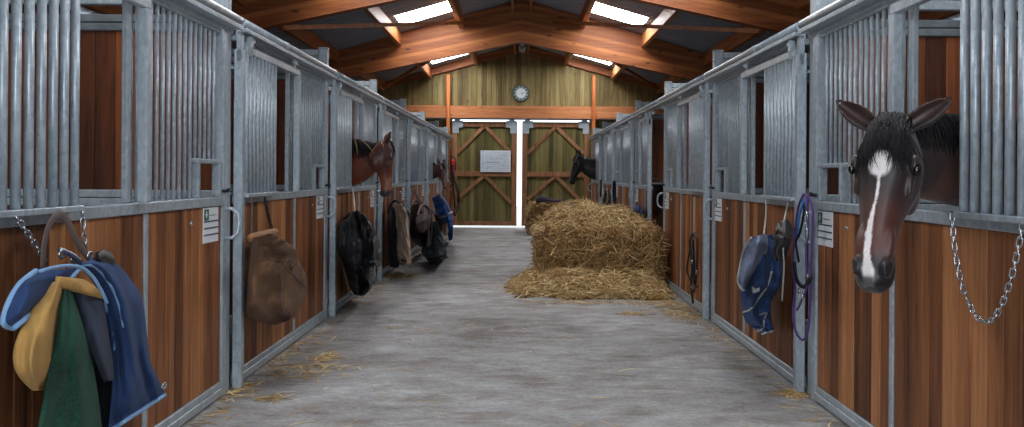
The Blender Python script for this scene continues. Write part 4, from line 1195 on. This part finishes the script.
def heap(name, label, fn, x0, x1, y0, y1, nx, ny, n, seed, lmin=.08, lmax=.24, base=0.0):
    """a heap as a solid height field with straws lying over it"""
    vs = []; fs = []
    for j in range(ny + 1):
        for i in range(nx + 1):
            x = x0 + (x1-x0)*i/nx; y = y0 + (y1-y0)*j/ny; vs.append((x, y, fn(x, y)))
    nn = (nx+1)*(ny+1)
    for j in range(ny + 1):
        for i in range(nx + 1):
            x = x0 + (x1-x0)*i/nx; y = y0 + (y1-y0)*j/ny; vs.append((x, y, base))
    for j in range(ny):
        for i in range(nx):
            a = j*(nx+1)+i
            if max(vs[q][2] for q in (a, a+1, a+nx+1, a+nx+2)) > base + .004:
                fs.append((a, a+1, a+nx+2, a+nx+1)); fs.append((nn+a, nn+a+nx+1, nn+a+nx+2, nn+a+1))
    me = bpy.data.meshes.new(name); me.from_pydata(vs, [], fs); me.materials.append(M['straw_core'])
    for p in me.polygons: p.use_smooth = True
    sm_ = surf_samples(me, n, seed, lambda c, q: q.z > .01 and c.z > base + .006)
    mb = strand_mesh(sm_, lmin, lmax, .0085, seed, .06)
    o = bpy.data.objects.new(name, me); COL.objects.link(o)
    tag(o, label, 'hay', None, 'stuff')
    q = mb.build('straw', M['straw'], o, recalc=False); q['kind'] = 'stuff'
    return o
def gauss(x, y, cx, cy, sx, sy): return math.exp(-((x-cx)/sx)**2 - ((y-cy)/sy)**2)
def edge_fade(x, a, b, w): return sm(a, a + w, x) * (1 - sm(b - w, b, x))
def heap_fn(x, y):
    e = edge_fade(x, .31, 1.72, .14) * edge_fade(y, 10.80, 12.75, .16)
    return .66 + e * (.05 + .10*noise.noise(V((x*3, y*3, 1))) + .045*noise.noise(V((x*9, y*9, 2)))) + edge_fade(x, .22, 1.80, .34) * edge_fade(y, 10.78, 12.8, .5) * .20*min(1, 1.5*gauss(x, y, .84, 11.8, .72, .85))
heap('loose_hay', 'loose golden hay heaped on top of the large square bale', heap_fn, .16, 1.78, 10.62, 12.8, 50, 60, 11000, 21, .10, .32, .66)
def skirt_fn(x, y):
    d = y - 9.72 - .25*noise.noise(V((x*2.3, 1, 4))) - .35*sm(1.2, 1.8, x)*0
    h = max(0, d) * .215 * edge_fade(x, -.18, 1.80, .30) * (1 - .35*sm(.25, .0, x))
    if h > 0: h += .05*noise.noise(V((x*4, y*4, 6))) * min(1, d*3) + .03*noise.noise(V((x*12, y*12, 3))) * min(1, d*3)
    return max(.0, h - .02)
heap('loose_hay', 'loose hay spilled over the floor in front of the large bale', skirt_fn, -.25, 1.80, 9.4, 10.9, 56, 44, 6500, 22, .10, .30, 0.0)
r = hang('cloth_bundle', 'dark plum cloth lying on the far hay bale', 'cloth', (.75, 20.3, .73))
m = MB(); rings = []
for i in range(15):
    v = i / 14; x = -.38 + .78*v; hgt = .12 * (1 - v)**.6 + .03 + .02*math.sin(9*v); R = []
    for j in range(16):
        a = 6.283*j/16; R.append(V((x, .16*math.cos(a)*(1 - .3*v), max(-.0, hgt*.5 + hgt*.6*math.sin(a)) + .012*noise.noise(V((x*9, a, 2))))))
    rings.append(R)
m.loft(rings); m.build('folded_cloth', F_PLUM, r, True)

# ------------------------------------------------------------------ straw on the floor
rnd = random.Random(99); pts = []
UPV = V((0, 0, 1))
def put(x, y, n, sx, sy):
    for _ in range(n):
        a, b = rnd.gauss(x, sx), rnd.gauss(y, sy)
        if XL + .02 < a < XR - .02 and 3.0 < b < 22.4: pts.append((V((a, b, .006)), UPV))
for i in range(900):
    y = rnd.uniform(4.5, 20); s = rnd.choice((-1, 1)); pts.append((V((s * (1.80 - abs(rnd.gauss(0, .10))), y, .006)), UPV))
for i in range(420): pts.append((V((rnd.uniform(-1.75, 1.75), rnd.uniform(4.6, 19), .005)), UPV))
for q, n, sx, sy in (((325, 358), 50, .05, .10), ((300, 370), 60, .22, .16), ((232, 388), 60, .06, .08), ((215, 398), 50, .06, .1), ((272, 398), 16, .06, .06), ((400, 276), 130, .16, .22), ((345, 300), 60, .06, .3),
                     ((684, 314), 110, .14, .25), ((632, 314), 45, .10, .08), ((796, 394), 60, .05, .06), ((755, 352), 60, .05, .3), ((665, 302), 120, .12, .3), ((520, 288), 120, .22, .3), ((600, 302), 160, .5, .15), ((285, 352), 40, .05, .4), ((395, 330), 16, .3, .2)):
    dx, dy = unpix(*q); Y = F * CAMZ / dy; put(dx / F * Y, Y, int(n * 2.2), sx * .9, sy * .9)
pts = [p for p in pts if not (p[0].x > -.2 and 9.7 < p[0].y < 13)]
m = strand_mesh(pts, .05, .18, .008, 77, .006)
m.v = [(x, y, max(.002, z * .35)) for x, y, z in m.v]
tag(m.build('scattered_straw', M['straw'], None, recalc=False), 'loose straw scattered along the foot of the stalls and over the concrete', 'straw', None, 'stuff')
